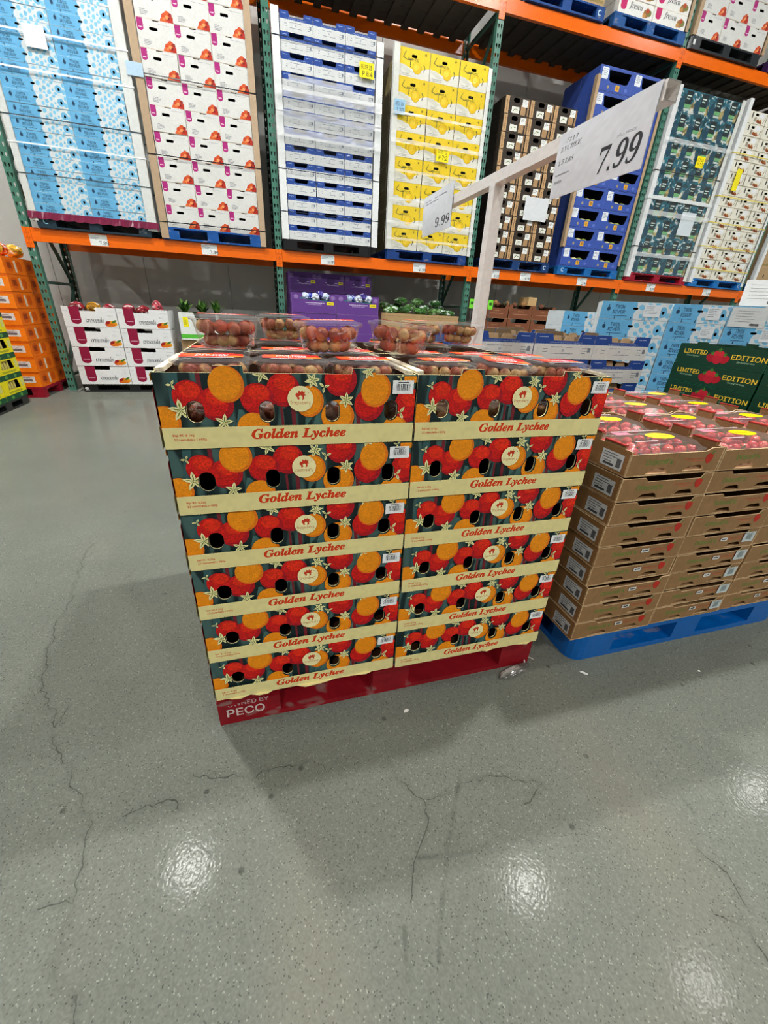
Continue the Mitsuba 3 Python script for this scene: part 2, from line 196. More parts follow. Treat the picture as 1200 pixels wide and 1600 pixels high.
GLYPHS = json.loads(r'''{"B":{"G":[742,[[[29,246,33,321,46,379,88,475,142,550,213,612,317,667,400,687,504,687,604,663,633,662,654,687,679,687,637,471,608,475,604,534,583,589,553,624,514,645,474,654,425,650,347,611,301,565,259,502,213,401,183,287,179,179,188,137,213,85,248,51,278,34,329,21,379,21,419,34,449,69,500,250,495,290,472,304,425,308,425,333,704,333,708,308,669,299,650,276,634,230,596,67,583,42,492,4,379,-17,279,-17,179,8,129,38,71,100,42,167]]]],"o":[471,[[[-17,138,-4,229,25,296,75,367,142,425,204,454,279,462,354,442,404,392,425,325,425,279,408,204,383,150,350,100,304,50,258,17,183,-12,104,-12,67,0,46,13,4,58,-8,88],[104,63,127,26,168,21,212,60,250,128,283,220,304,317,304,388,294,411,268,429,246,429,227,420,197,390,155,314,117,196,104,129]]]],"l":[258,[[[-17,50,0,146,129,608,129,622,115,641,79,646,79,671,271,700,113,113,109,70,116,63,133,62,148,72,192,129,212,121,212,108,150,25,125,4,87,-12,33,-12,13,-4,-4,13]]]],"d":[500,[[[-25,121,-12,204,33,308,75,367,121,412,150,433,208,458,254,462,311,444,320,448,358,579,362,621,343,641,304,646,304,671,508,700,342,79,348,64,364,63,417,129,442,117,383,33,358,8,321,-12,271,-12,242,8,233,33,238,84,232,89,200,46,154,4,112,-12,54,-12,25,0,-4,29,-21,75],[100,101,123,67,155,63,203,102,229,140,262,211,292,304,300,387,285,416,254,421,235,412,201,378,167,327,113,201,100,146]]]],"e":[400,[[[-17,121,-17,171,0,242,54,337,113,400,183,446,250,462,317,454,358,421,371,392,371,350,358,313,337,283,275,233,192,200,124,187,113,167,117,95,135,68,162,54,200,54,227,68,270,110,288,142,317,125,292,75,246,25,196,-4,167,-12,96,-12,67,-4,38,13,4,50],[129,226,138,221,189,242,245,285,274,327,287,366,287,400,277,420,258,429,237,425,197,390,150,305]]]],"n":[533,[[[-21,0,75,359,75,388,65,399,25,408,29,433,225,458,188,338,193,324,267,412,321,450,392,462,425,454,442,442,454,417,454,354,379,122,371,74,387,64,406,72,450,133,458,133,475,117,392,13,342,-12,292,-12,258,13,250,38,250,83,267,154,337,362,327,387,305,388,277,374,235,332,201,281,138,142,100,0]]]],"L":[633,[[[-50,0,-50,25,-16,25,14,38,45,86,179,579,179,609,170,627,151,641,108,646,108,671,421,671,421,646,391,646,365,637,338,610,321,572,200,117,192,58,208,42,267,33,338,38,405,55,448,76,486,106,520,144,554,200,583,200,525,4]]]],"y":[421,[[[-121,-154,-112,-117,-79,-92,-46,-92,16,-125,43,-124,86,-86,121,-25,117,67,87,234,62,334,41,394,26,408,-12,413,-12,437,117,462,142,454,171,371,213,146,222,124,275,215,304,296,303,327,254,375,254,429,271,450,304,462,354,450,367,433,375,392,367,346,333,254,237,67,142,-75,54,-167,12,-196,-21,-208,-71,-208,-92,-200,-112,-179]]]],"c":[412,[[[-12,187,0,242,33,312,75,367,146,425,208,454,279,462,337,446,375,408,383,358,371,325,342,304,296,304,275,317,263,338,263,371,279,399,278,419,266,429,227,420,176,360,134,272,113,187,112,117,126,82,144,63,175,50,209,54,253,81,300,142,317,137,329,125,283,54,233,13,171,-12,100,-12,46,8,13,42,-8,88]]]],"h":[533,[[[-29,4,133,596,132,628,117,641,71,646,71,671,279,700,179,323,190,322,246,396,300,442,363,462,408,458,425,450,442,433,450,412,450,354,433,288,371,113,367,74,382,65,394,68,420,94,454,146,475,137,475,125,421,46,375,4,337,-12,288,-12,254,13,246,38,250,104,333,363,323,387,300,387,272,374,235,336,188,264,129,130,96,0]]]],"r":[388,[[[-21,0,75,359,74,390,59,404,29,404,25,429,225,458,188,342,193,332,238,400,283,446,325,462,362,454,379,437,387,404,383,363,375,346,346,325,308,325,288,338,273,357,263,358,235,336,196,277,163,205,121,88,100,0]]]],"s":[375,[[[-33,25,-8,162,21,154,34,82,51,52,77,30,104,21,134,21,157,30,175,54,179,84,162,131,88,221,46,300,42,358,67,417,96,442,138,458,212,458,287,438,302,443,317,458,342,458,321,304,292,308,274,377,235,420,213,429,187,429,160,415,146,396,146,362,163,327,242,233,279,162,283,100,258,42,217,4,171,-12,100,-12,24,12,6,8,-8,-8,-33,-8]]]],"f":[288,[[[-187,-137,-183,-100,-171,-83,-150,-71,-121,-71,-92,-96,-88,-125,-104,-162,-94,-174,-83,-175,-47,-148,-21,-97,21,62,87,396,83,408,21,408,25,446,91,450,99,456,113,508,150,592,183,637,233,679,292,700,362,696,396,679,421,637,417,592,396,571,358,567,325,588,321,633,333,649,330,666,297,661,276,639,259,605,217,454,300,450,296,413,209,405,129,46,96,-50,50,-133,-8,-187,-79,-208,-112,-208,-150,-196,-175,-171]]]],"a":[500,[[[-29,92,-21,183,4,254,46,329,113,404,196,454,238,462,292,450,320,411,333,450,442,450,350,134,342,70,353,60,369,63,403,97,421,129,429,129,446,113,417,67,371,17,312,-12,258,-8,233,21,233,80,228,85,150,4,104,-12,54,-12,29,-4,-8,29],[96,109,114,68,154,63,195,93,224,136,262,216,292,321,296,379,291,398,273,416,246,417,227,407,171,343,113,209]]]]},"D":{"0":[558,[[[33,304,33,412,50,533,83,621,142,687,204,717,304,725,387,704,450,654,487,592,512,512,525,417,525,296,512,204,492,133,462,79,417,29,371,4,325,-8,233,-8,183,4,146,25,96,75,71,121,46,204],[188,317,196,192,213,111,226,85,248,63,271,54,306,59,332,81,354,133,371,292,371,424,362,533,350,597,336,628,297,658,266,658,239,645,221,622,209,588,192,483]]]],"1":[558,[[[42,587,143,630,263,717,379,717,379,91,388,69,408,54,508,54,508,0,96,0,96,54,196,54,220,72,229,96,229,605,219,607,167,546,121,517,71,521,46,554]]]],"2":[558,[[[33,104,174,243,270,352,316,432,338,526,337,579,320,631,289,658,242,662,210,649,188,622,171,567,167,492,125,492,96,500,54,529,42,554,38,600,54,646,96,687,138,708,188,721,329,721,408,696,462,650,483,604,487,529,475,483,433,413,392,363,136,113,388,113,428,140,454,208,512,208,508,0,33,0]]]],"3":[558,[[[29,88,29,133,38,154,75,183,112,187,121,132,134,106,156,84,186,67,229,58,284,67,311,80,332,102,345,124,358,172,358,229,350,260,306,312,238,337,142,338,142,400,251,404,286,422,312,452,333,509,333,583,320,623,284,658,234,662,219,658,197,640,179,609,167,554,167,508,129,508,92,517,67,529,46,550,38,571,38,621,50,650,83,683,121,704,225,725,346,717,387,704,433,679,462,650,483,608,483,513,462,467,417,421,353,382,437,346,487,300,504,271,512,237,512,167,504,129,483,88,446,46,421,29,362,4,300,-8,179,-8,121,4,71,29,46,54]]]],"4":[558,[[[13,250,292,708,437,712,438,254,542,250,542,188,438,185,438,100,457,67,491,54,529,54,529,0,179,0,179,54,238,54,269,67,283,82,292,117,291,181,283,188,13,188],[88,255,92,250,283,250,291,257,293,596,284,593,229,488]]]],"5":[558,[[[42,137,63,167,92,179,121,179,130,124,173,72,225,58,263,63,306,84,337,123,354,200,346,284,328,319,302,345,250,367,171,367,100,350,63,367,92,712,471,712,475,533,417,533,404,585,375,604,158,604,142,458,145,421,200,433,300,433,346,425,417,396,467,354,492,312,504,267,504,171,492,125,471,88,421,38,362,8,296,-8,183,-8,117,8,79,29,58,50,42,83]]]],"6":[558,[[[46,263,46,396,67,508,108,604,167,671,229,708,304,725,417,717,462,696,487,675,508,625,504,588,471,550,433,538,388,538,375,622,344,662,316,667,269,649,242,623,217,576,188,446,192,407,229,425,279,437,383,433,421,421,454,400,496,354,517,304,525,258,521,171,508,125,487,83,454,42,412,13,342,-8,250,-8,175,17,121,63,92,100,63,171],[188,329,200,170,234,94,264,64,279,59,327,64,353,90,366,115,379,179,375,288,349,348,308,375,262,375,215,353]]]],"7":[558,[[[46,504,50,712,525,712,521,646,250,0,167,0,167,8,426,600,150,604,130,594,113,568,104,504]]]],"8":[558,[[[29,158,33,225,54,271,100,317,168,361,83,438,58,488,54,579,88,654,125,687,167,708,254,725,367,717,404,704,437,683,467,654,487,617,500,550,496,513,479,471,442,433,373,387,462,329,504,283,521,250,529,212,529,163,521,121,500,79,458,38,392,4,333,-8,213,-8,158,4,96,38,54,83],[167,147,180,106,219,63,266,46,309,50,340,64,374,102,392,167,387,200,374,231,353,257,298,295,245,319,193,273,175,243,167,212],[196,522,209,490,248,451,291,425,309,425,323,434,349,461,371,517,371,579,345,636,318,658,292,667,266,667,235,653,213,631,196,588]]]],"9":[558,[[[33,471,42,558,67,621,117,679,167,708,238,725,317,721,379,700,442,650,475,600,500,533,512,458,512,313,483,175,454,113,412,58,362,21,279,-8,154,-4,88,33,67,71,63,117,71,137,100,158,117,154,143,97,191,59,267,59,319,101,358,200,371,326,364,330,329,300,262,275,200,275,150,288,104,313,63,358,42,408],[179,463,201,386,245,350,305,350,331,363,362,394,371,409,367,525,350,589,315,641,292,654,262,658,235,649,205,619,183,554]]]],".":[267,[[[71,38,75,87,104,117,150,121,183,104,192,92,192,17,167,-8,100,-8,79,13]]]],"L":[633,[[[25,0,25,25,72,34,99,56,112,109,108,604,81,641,25,654,25,679,371,679,371,654,321,650,297,640,280,622,271,592,275,70,289,51,313,42,396,42,480,63,532,97,557,127,608,229,637,229,600,0]]]],"Y":[633,[[[-21,654,-21,679,308,679,304,650,263,650,244,641,234,630,233,608,363,348,371,344,517,587,519,609,511,632,480,650,442,650,438,675,654,679,654,650,615,637,576,594,400,304,404,70,428,38,487,25,487,0,150,0,150,25,202,34,233,66,237,267,49,610,19,641]]]],"C":[696,[[[38,317,42,404,63,483,117,575,158,617,200,646,250,671,333,692,429,692,471,683,558,650,591,650,616,669,625,692,650,692,650,458,621,463,612,493,578,552,515,620,446,654,363,658,310,637,267,594,234,517,217,429,212,313,221,229,246,140,276,93,323,55,354,42,405,33,454,38,544,72,590,105,642,158,667,129,608,63,562,29,487,-4,417,-17,296,-8,200,29,121,96,83,150,50,233]]]],"H":[779,[[[25,0,25,25,72,34,99,56,112,109,112,575,99,623,68,645,25,654,25,679,358,679,358,654,298,641,275,613,271,380,276,375,508,378,508,601,489,637,421,654,421,679,754,679,754,654,698,641,680,623,671,599,671,84,684,52,698,38,754,25,754,0,421,0,421,25,481,38,504,71,508,324,503,329,271,326,275,74,294,42,324,29,358,25,358,0]]]],"E":[658,[[[21,0,21,25,67,29,95,47,112,92,112,579,95,632,63,650,25,654,25,679,592,679,592,475,571,475,549,556,519,595,489,616,438,633,378,642,317,642,280,627,271,595,273,368,338,371,373,389,395,410,412,445,429,512,454,512,454,175,429,175,412,260,378,307,321,329,273,329,271,88,280,60,294,46,312,42,396,42,471,59,527,88,565,127,613,212,637,212,600,0]]]],"B":[658,[[[25,0,25,25,72,34,99,56,112,109,108,600,99,623,77,645,25,654,25,679,412,675,475,662,537,633,567,604,583,575,592,529,587,483,567,438,542,413,500,388,453,375,449,367,546,329,571,312,604,275,621,233,625,192,617,138,596,92,542,42,500,21,433,4],[271,80,284,48,303,38,362,38,399,51,424,77,437,103,446,138,446,238,428,290,385,329,341,342,271,343],[271,380,312,375,355,384,382,397,412,437,425,492,421,567,403,611,363,641,304,646,275,626]]]],"S":[579,[[[62,233,96,233,109,174,138,110,181,60,223,34,279,21,329,25,369,42,399,72,412,103,417,137,395,194,339,237,179,317,113,375,83,425,75,458,75,533,88,579,108,617,150,658,188,679,229,692,283,696,350,687,433,663,454,663,470,673,479,696,504,696,504,475,479,475,458,539,428,586,385,628,338,654,272,662,236,654,193,619,179,587,184,532,222,485,433,379,487,333,517,296,533,242,533,154,521,113,500,75,433,17,367,-8,304,-17,229,-12,142,16,113,17,97,2,92,-17,63,-17]]]]}}''')
def serif(s, h, face='B', wx=1.0, fat=0.0, slant=0.0, gap=0.0):
    out, x = [], 0
    for ch in s:
        if ch == ' ': x += 280; continue
        adv, polys = GLYPHS[face][ch]
        for q in polys:
            rings = [np.array(k, float).reshape(-1, 2) + [x, 0] for k in q]
            out.append(Polygon(rings[0], rings[1:]).buffer(0))
        x += adv + gap
    g = unary_union(out)
    if fat: g = g.buffer(fat, join_style=2)
    return affinity.affine_transform(g, [h / 660 * wx, h / 660 * slant, 0, h / 660, 0, 0])
def fit(g, x0, z0, x1, z1):
    a, b, c, d = g.bounds
    return affinity.translate(affinity.scale(affinity.translate(g, -a, -b), (x1 - x0) / (c - a), (z1 - z0) / (d - b), origin=(0, 0)), x0, z0)
def at(g, x, z): return affinity.translate(g, x, z)
def lines(x, z, w, n, h, gap, rnd):
    return MultiPolygon([sbox(x, z - k * gap - h, x + w * rnd.uniform(0.6, 1), z - k * gap) for k in range(n)])

# ------------------------------------------------------------------ scene helpers
_count = {}
def numbered(name):
    k = _count.get(name, 0); _count[name] = k + 1
    return name if k == 0 else f'{name}_{k:03d}'
def part_key(base, name):
    k = f'{base}__{name}'
    return numbered(k)
def tf(x=0, y=0, z=0, rz=0, rx=0, ry=0):
    t = T().translate([float(x), float(y), float(z)])
    if rz: t = t.rotate([0, 0, 1], float(rz))
    if rx: t = t.rotate([1, 0, 0], float(rx))
    if ry: t = t.rotate([0, 1, 0], float(ry))
    return t
def tag(key, label, cat, group=None, kind=None):
    labels[key] = {k: v for k, v in (('label', label), ('category', cat), ('group', group), ('kind', kind)) if v}
def thing(name, parts, t=None, label=None, cat=None, group=None, kind=None):
    """parts: a ply dict (one mesh) or a list of (part name, ply dict[, label])."""
    key = numbered(name)
    if isinstance(parts, dict): parts = [('', parts)]
    for q in parts:
        d = dict(q[1])
        if t is not None: d['to_world'] = t @ d['to_world'] if 'to_world' in d else t
        k = part_key(key, q[0]) if q[0] else key
        scene[k] = d
        if len(q) > 2 and q[2]: labels[k] = {'label': q[2]}
    tag(key, label, cat, group, kind); return key
def struct(name, d, label):
    scene[name] = d; tag(name, label, None, None, 'structure')

ORD = ['bottom', 'second', 'third', 'fourth', 'fifth', 'sixth', 'seventh', 'eighth', 'ninth', 'tenth', 'eleventh', 'twelfth', 'thirteenth', 'fourteenth', 'fifteenth', 'sixteenth', 'seventeenth', 'eighteenth', 'nineteenth', 'twentieth']
def rowname(r, nz, rows=None):
    if rows == 'down': return 'top row' if r == nz - 1 else ORD[nz - 1 - r] + ' row down'
    return 'top row' if rows == 'top' and r == nz - 1 else 'bottom row' if r == 0 else ORD[r] + ' row up'
def cols(n): return {1: [''], 2: ['left', 'right'], 3: ['left', 'middle', 'right']}[n]

def carton(w, d, h, ext, inn=(96, 78, 58), edge=(196, 170, 130), t=0.004, front=None, back=None, side=None, top=False, code=0, side_col=None):
    """Board box: panels with real cut-outs. front/back in (x, z), side in (y, z)."""
    m = M(); full = sbox(0, 0, w, h); sfull = sbox(0, 0, d, h)
    sc = side_col or ext
    m.panel(front or full, t, (0, 0, 0), (1, 0, 0), (0, 0, 1), (0, 1, 0), ext, inn, edge, code)
    m.panel(back or front or full, t, (0, d, 0), (1, 0, 0), (0, 0, 1), (0, -1, 0), ext, inn, edge, code)
    m.panel(side or sfull, t, (0, 0, 0), (0, 1, 0), (0, 0, 1), (1, 0, 0), sc, inn, edge, code)
    m.panel(side or sfull, t, (w, 0, 0), (0, 1, 0), (0, 0, 1), (-1, 0, 0), sc, inn, edge, code)
    m.panel(sbox(0, 0, w, d), t, (0, 0, 0), (1, 0, 0), (0, 1, 0), (0, 0, 1), ext, inn, edge, code)
    if top: m.panel(sbox(0, 0, w, d), t, (0, 0, h), (1, 0, 0), (0, 1, 0), (0, 0, -1), ext, inn, edge, code)
    return m
def stack(name, proto, nx, nz, w, h, x0, y0, z0, desc, where, cat, rows=None, jit=0.004, colw=None, backs=None, depth=0.4, group=None, names=None, dz0=0):
    cn = names or cols(nx)
    for r in range(nz):
        for c in range(nx):
            pr = proto(r, c) if callable(proto) else proto
            col = f', {cn[c]} column' if cn[c] else ''
            x = x0 + c * (colw or w) + R.uniform(-jit, jit); y = y0 + R.uniform(-jit, jit)
            thing(name, pr, tf(x, y, z0 + r * h), f'{desc}, {rowname(r, nz, rows)}{col}, {where}', cat, group)
            if backs and c == 0:
                thing(name, backs, tf(x, y0 + depth + 0.01 + R.uniform(0, jit), z0 + r * h), f'{desc} at the rear, {rowname(r, nz, rows)}, {where}', cat, group)

# ------------------------------------------------------------------ the hall
WALL_Y, D = 8.35, 6.969
XL, XR, YB = -11.0, 15.0, -12.0
H = 9.2
def slab(x0, x1, y0, y1, z0, z1, b='card'):
    m = trimesh.creation.box((x1 - x0, y1 - y0, z1 - z0)); m.apply_translation(((x0 + x1) / 2, (y0 + y1) / 2, (z0 + z1) / 2)); return ply(m, b)
struct('floor', slab(XL, XR, YB, WALL_Y, -0.1, 0, 'concrete'), 'polished grey concrete floor with cracks and skid marks')
struct('ceiling', slab(XL, XR, YB, WALL_Y, H, H + 0.1, 'ceiling_paint'), 'pale hall ceiling')
struct('wall_left', slab(XL - 0.2, XL, YB, WALL_Y, 0, H, 'wall_paint'), 'plain pale wall at the left end of the hall')
struct('wall_right', slab(XR, XR + 0.2, YB, WALL_Y, 0, H, 'wall_paint'), 'plain pale wall at the right end of the hall')
struct('wall_front', slab(XL, XR, YB - 0.2, YB, 0, H, 'wall_paint'), 'plain pale wall behind the viewer')
struct('wall_back', slab(XL, XR, WALL_Y + 0.02, WALL_Y + 0.2, 0, H, 'wall_paint'), 'grey panelled wall behind the pallet rack')
w = 1.28
i = 0
while XL + i * w < XR:
    a = XL + i * w + 0.35
    scene[numbered('wall_back__panel')] = slab(max(a + 0.004, XL), min(a + w - 0.004, XR), WALL_Y, WALL_Y + 0.02, 0, H, 'wall_paint'); i += 1
# lamps
hm = M().box(-0.22, 0.22, -0.15, 0.15, 0.03, 0.16, (180, 182, 184)); hm.box(-0.05, 0.05, -0.05, 0.05, 0.16, H - LAMP_Z, (150, 150, 150))
for a in ((-0.23, -0.20, -0.16, 0.16), (0.20, 0.23, -0.16, 0.16), (-0.23, 0.23, -0.16, -0.13), (-0.23, 0.23, 0.13, 0.16)): hm.box(*a, 0, 0.05, (170, 172, 174))
hp = hm.ply()
for k, (x, y, gain) in enumerate(LAMPS):
    t = tf(x, y, LAMP_Z)
    key = thing('high_bay_lamp', [('housing', hp)], t, 'white high bay lamp hanging from the hall ceiling', 'lamp', 'high bay lamps under the ceiling')
    scene[key + '__diffuser'] = {'type': 'rectangle', 'to_world': t @ T().translate([0, 0, 0.012]).rotate([1, 0, 0], 180).scale([0.20, 0.13, 1]),
        'emitter': {'type': 'area', 'radiance': {'type': 'rgb', 'value': [LAMP_POWER * gain * q for q in (1.0, 0.985, 0.95)]}}, 'bsdf': {'type': 'diffuse', 'reflectance': {'type': 'rgb', 'value': [0.8, 0.8, 0.8]}}}

# ------------------------------------------------------------------ the pallet rack
X0, BAY, ZB, ZT, RD = -2.655, 3.0245, 1.971, 4.967, 1.12
GREEN, ORANGE = (74, 122, 106), (240, 106, 8)
def upright(h):
    m = M(); wd = 0.082
    holes = []
    z = 0.07
    while z < h - 0.05:
        for sx in (-0.019, 0.019):
            holes.append(Polygon([(sx - 0.010, z + 0.020), (sx + 0.010, z + 0.020), (sx + 0.011, z + 0.004), (sx + 0.004, z - 0.02), (sx - 0.004, z - 0.02), (sx - 0.011, z + 0.004)]))
        z += 0.0925
    plate = sbox(-wd / 2, 0, wd / 2, h).difference(MultiPolygon(holes))
    m.panel(plate, 0.004, (0, 0, 0), (1, 0, 0), (0, 0, 1), (0, 1, 0), GREEN, (30, 50, 44), GREEN)
    for s in (-1, 1): m.box(s * wd / 2 - 0.002, s * wd / 2 + 0.002, 0.0, 0.078, 0, h, GREEN)
    m.box(-0.09, 0.09, -0.03, 0.12, 0, 0.012, (120, 122, 118))
    return m
UH = 6.4
up = upright(UH).ply('gloss')
RK = numbered('pallet_rack')
tag(RK, 'tall pallet rack with green perforated posts and orange shelf beams along the wall', 'pallet rack')
NB = 5
for k in range(NB + 1):
    x = X0 + k * BAY
    for y, rz in ((D, 0), (D + RD, 180)):
        key = part_key(RK, 'upright'); scene[key] = {**up, 'to_world': tf(x, y, 0, rz)}
    z = 0.25; up_ = True
    while z < UH - 1.3:
        a = M().bar((x, D + 0.08, z + (0 if up_ else 1.1)), (x, D + RD - 0.08, z + (1.1 if up_ else 0)), 0.035, 0.035, (52, 86, 76)).ply('gloss')
        scene[part_key(RK, 'brace')] = a
        scene[part_key(RK, 'brace')] = M().bar((x, D + 0.08, z - 0.03), (x, D + RD - 0.08, z - 0.03), 0.035, 0.035, (52, 86, 76)).ply('gloss')
        z += 1.16; up_ = not up_
def beam(L):
    m = M(); m.box(0.045, L - 0.045, 0.0, 0.05, -0.145, -0.012, ORANGE); m.box(0.045, L - 0.045, 0.012, 0.05, -0.012, 0.0, (225, 98, 10)); return m
bp = beam(BAY).ply('gloss')
cm_ = M(); cm_.box(-0.042, 0.042, -0.010, -0.002, -0.214, 0, ORANGE)
for zz in (-0.06, -0.11, -0.17):
    for sx in (-0.018, 0.018): cm_.box(sx - 0.006, sx + 0.006, -0.0125, -0.010, zz - 0.009, zz + 0.009, (206, 84, 6))
cm_.box(-0.0012, 0.0012, -0.0115, -0.010, -0.214, 0, (120, 46, 4))
cp = cm_.ply('gloss')
for zb in (ZB, ZT):
    for k in range(NB):
        x = X0 + k * BAY
        scene[part_key(RK, 'shelf_beam')] = {**bp, 'to_world': tf(x, D - 0.012, zb)}
        scene[part_key(RK, 'shelf_beam')] = {**bp, 'to_world': tf(x + BAY, D + RD + 0.012, zb, 180)}
        # deck: steel cross bars with wooden boards between them
        for j in range(1, 12):
            xx = x + j * BAY / 12
            scene[part_key(RK, 'deck_bar')] = slab(xx - 0.05, xx + 0.05, D + 0.04, D + RD - 0.04, zb - 0.04, zb - 0.014, {'type': 'ref', 'id': 'deck_wood'})
        if zb == ZT:
            for j in range(5):
                y0 = D + 0.06 + j * 0.2
                scene[part_key(RK, 'deck_board')] = slab(x + 0.06, x + BAY - 0.06, y0, y0 + 0.195, zb - 0.013, zb - 0.001, {'type': 'ref', 'id': 'deck_wood'})
    for k in range(NB + 1):
        scene[part_key(RK, 'beam_connector')] = {**cp, 'to_world': tf(X0 + k * BAY, D, zb)}
        scene[part_key(RK, 'beam_connector')] = {**cp, 'to_world': tf(X0 + k * BAY, D + RD, zb, 180)}
scene['deck_wood'] = principled(base_color={'type': 'rgb', 'value': [0.075, 0.062, 0.05]}, roughness=0.8, specular=0.1)
pt = Print(); pt.add(rect(0, 0, 0.20, 0.12), (226, 232, 232)); pt.add(rect(0.01, 0.085, 0.11, 0.092), (150, 155, 158)); pt.add(rect(0.01, 0.07, 0.09, 0.076), (150, 155, 158))
for px, s in ((155, '7.99'), (328, '7.99'), (512, '6.99'), (655, '6.99'), (771, '9.99'), (820, '6.99'), (908, '5.99'), (1015, '5.99'), (1102, '8.99')):
    q = Print(); q.k = 6; q.m.put(pt.m); q.add(at(serif(s, 0.038, 'D'), 0.10, 0.012), (70, 72, 76))
    z = ZB - 0.138; xx = on_y(px, 380 + (px - 155) * 0.0875, D - 0.02)[0] - 0.10
    scene[part_key(RK, 'price_tag')] = {**q.ply(), 'to_world': tf(xx, D - 0.0135, z)}

# ------------------------------------------------------------------ pallets
def pallet_parts(w, d, h, col, kind='wood', code=4):
    """parts list; origin front left floor corner."""
    P = []
    dark = tuple(int(c * 0.92) for c in col)
    if kind == 'wood':
        tb, bl, bb = 0.018, h - 0.018 - 0.018 - 0.02, 0.02
        n = 7; bw = d / n
        top = M().box(0, w, 0, bw - 0.012, 0, tb, col, code).ply()
        for k in range(n): P.append(('deck_plank', {**top, 'to_world': tf(0, k * bw + 0.006, h - tb)}))
        st = M().box(0, 0.14, 0, d, 0, 0.018, dark, code).ply()
        for x in (0, w / 2 - 0.07, w - 0.14): P.append(('stringer_board', {**st, 'to_world': tf(x, 0, h - tb - 0.018)}))
        blk = M().box(0, 0.14, 0, 0.10, 0, bl, col, code).ply(); wide = M().box(0, 0.2, 0, 0.10, 0, bl, col, code).ply()
        for y in (0, d / 2 - 0.05, d - 0.10):
            for x in (0, w / 2 - 0.07, w - 0.14): P.append(('block', {**(wide if (x == 0 and y == 0 and kind == 'wood') else blk), 'to_world': tf(x, y, bb)}))
        b2 = M().box(0, w, 0, 0.10, 0, bb, col, code).ply()
        for y in (0, d / 2 - 0.05, d - 0.10): P.append(('bottom_board', {**b2, 'to_world': tf(0, y, 0)}))
        return P
    # moulded pallet: a frame with openings, rounded outer corners
    rc = 0.06
    fr = sbox(0, 0, w, h); op = unary_union([slot(w * 0.31, h * 0.52, w * 0.27, h * 0.52), slot(w * 0.69, h * 0.52, w * 0.27, h * 0.52)])
    a = M().panel(sbox(0, 0, w, d).buffer(-rc).buffer(rc, quad_segs=4), 0.02, (0, 0, h), (1, 0, 0), (0, 1, 0), (0, 0, -1), col, col, col, code)
    P.append(('deck', a.ply('gloss')))
    ring = sbox(0, 0, w, d).buffer(-rc).buffer(rc, quad_segs=4)
    P.append(('base_frame', M().panel(ring.difference(sbox(0.16, 0.14, w / 2 - 0.06, d - 0.14)).difference(sbox(w / 2 + 0.06, 0.14, w - 0.16, d - 0.14)), 0.026, (0, 0, 0.026), (1, 0, 0), (0, 1, 0), (0, 0, -1), col, col, col, code).ply('gloss')))
    for iy, y in enumerate((0, d / 2 - 0.06, d - 0.13)):
        for ix, x in enumerate((0, w / 2 - 0.07, w - 0.2)):
            bw_ = 0.2 if ix != 1 else 0.14
            b = sbox(x, y, x + bw_, y + 0.13)
            b = b.intersection(ring)
            P.append(('block', M().panel(b, h - 0.046, (0, 0, h - 0.02), (1, 0, 0), (0, 1, 0), (0, 0, -1), col, col, col, code).ply('gloss')))
    return P
BLUE, RED, BLACK = (20, 84, 158), (138, 20, 34), (26, 28, 30)
def logo_c(col=(190, 215, 235)):
    g = ell(0.075, 0.05, 0.03, 0.03).difference(ell(0.077, 0.05, 0.019, 0.019)).difference(sbox(0.085, 0.035, 0.12, 0.065))
    return Print().add(g, col).ply()
def pallet(x, y, z, w, d, h, col, kind, label, extra=(), rz=0):
    return thing('pallet', pallet_parts(w, d, h - .0015, col, kind) + list(extra), tf(x, y, z + (.002 if z > .5 else 0), rz), label, 'pallet')
def corner_board(x, y, z, w, h, col, label, flip=False):
    m = M(); m.box(0, w, -0.005, 0, 0, h, col); m.box(w - 0.005 if flip else 0, w if flip else 0.005, 0, 0.07, 0, h, tuple(int(c * .97) for c in col))
    thing('corner_board', m.ply(), tf(x, y, z), label, 'edge protector')
def strap(x0, x1, y0, y1, z, col, label, h=0.014):
    m = M(); e = 0.004
    m.box(x0 - e, x1 + e, y0 - e - 0.001, y0 - e, -h / 2, h / 2, col); m.box(x0 - e, x1 + e, y1 + e, y1 + e + 0.001, -h / 2, h / 2, col)
    m.box(x0 - e - 0.001, x0 - e, y0 - e, y1 + e, -h / 2, h / 2, col); m.box(x1 + e, x1 + e + 0.001, y0 - e, y1 + e, -h / 2, h / 2, col)
    thing('strap', m.ply('gloss'), tf(0, 0, z), label, 'strap')
def paper(x, y, z, w, h, col, label, txt=None, rz=0, ink=(120, 120, 124)):
    p = Print(); p.add(rect(0, 0, w, h), col); r = random.Random(int(abs(x) * 1000 + z * 77))
    if txt:
        p.add(fit(sans(txt[0], 1), 0.12 * w, 0.55 * h, 0.85 * w, 0.85 * h), ink); p.add(fit(sans(txt[1], 1), 0.2 * w, 0.12 * h, 0.9 * w, 0.45 * h), ink)
    m = p.m; m.box(0, w, 0, 0.0012, 0, h, col)
    thing('paper_sheet', m.ply(), tf(x, y, z, rz), label, 'paper')
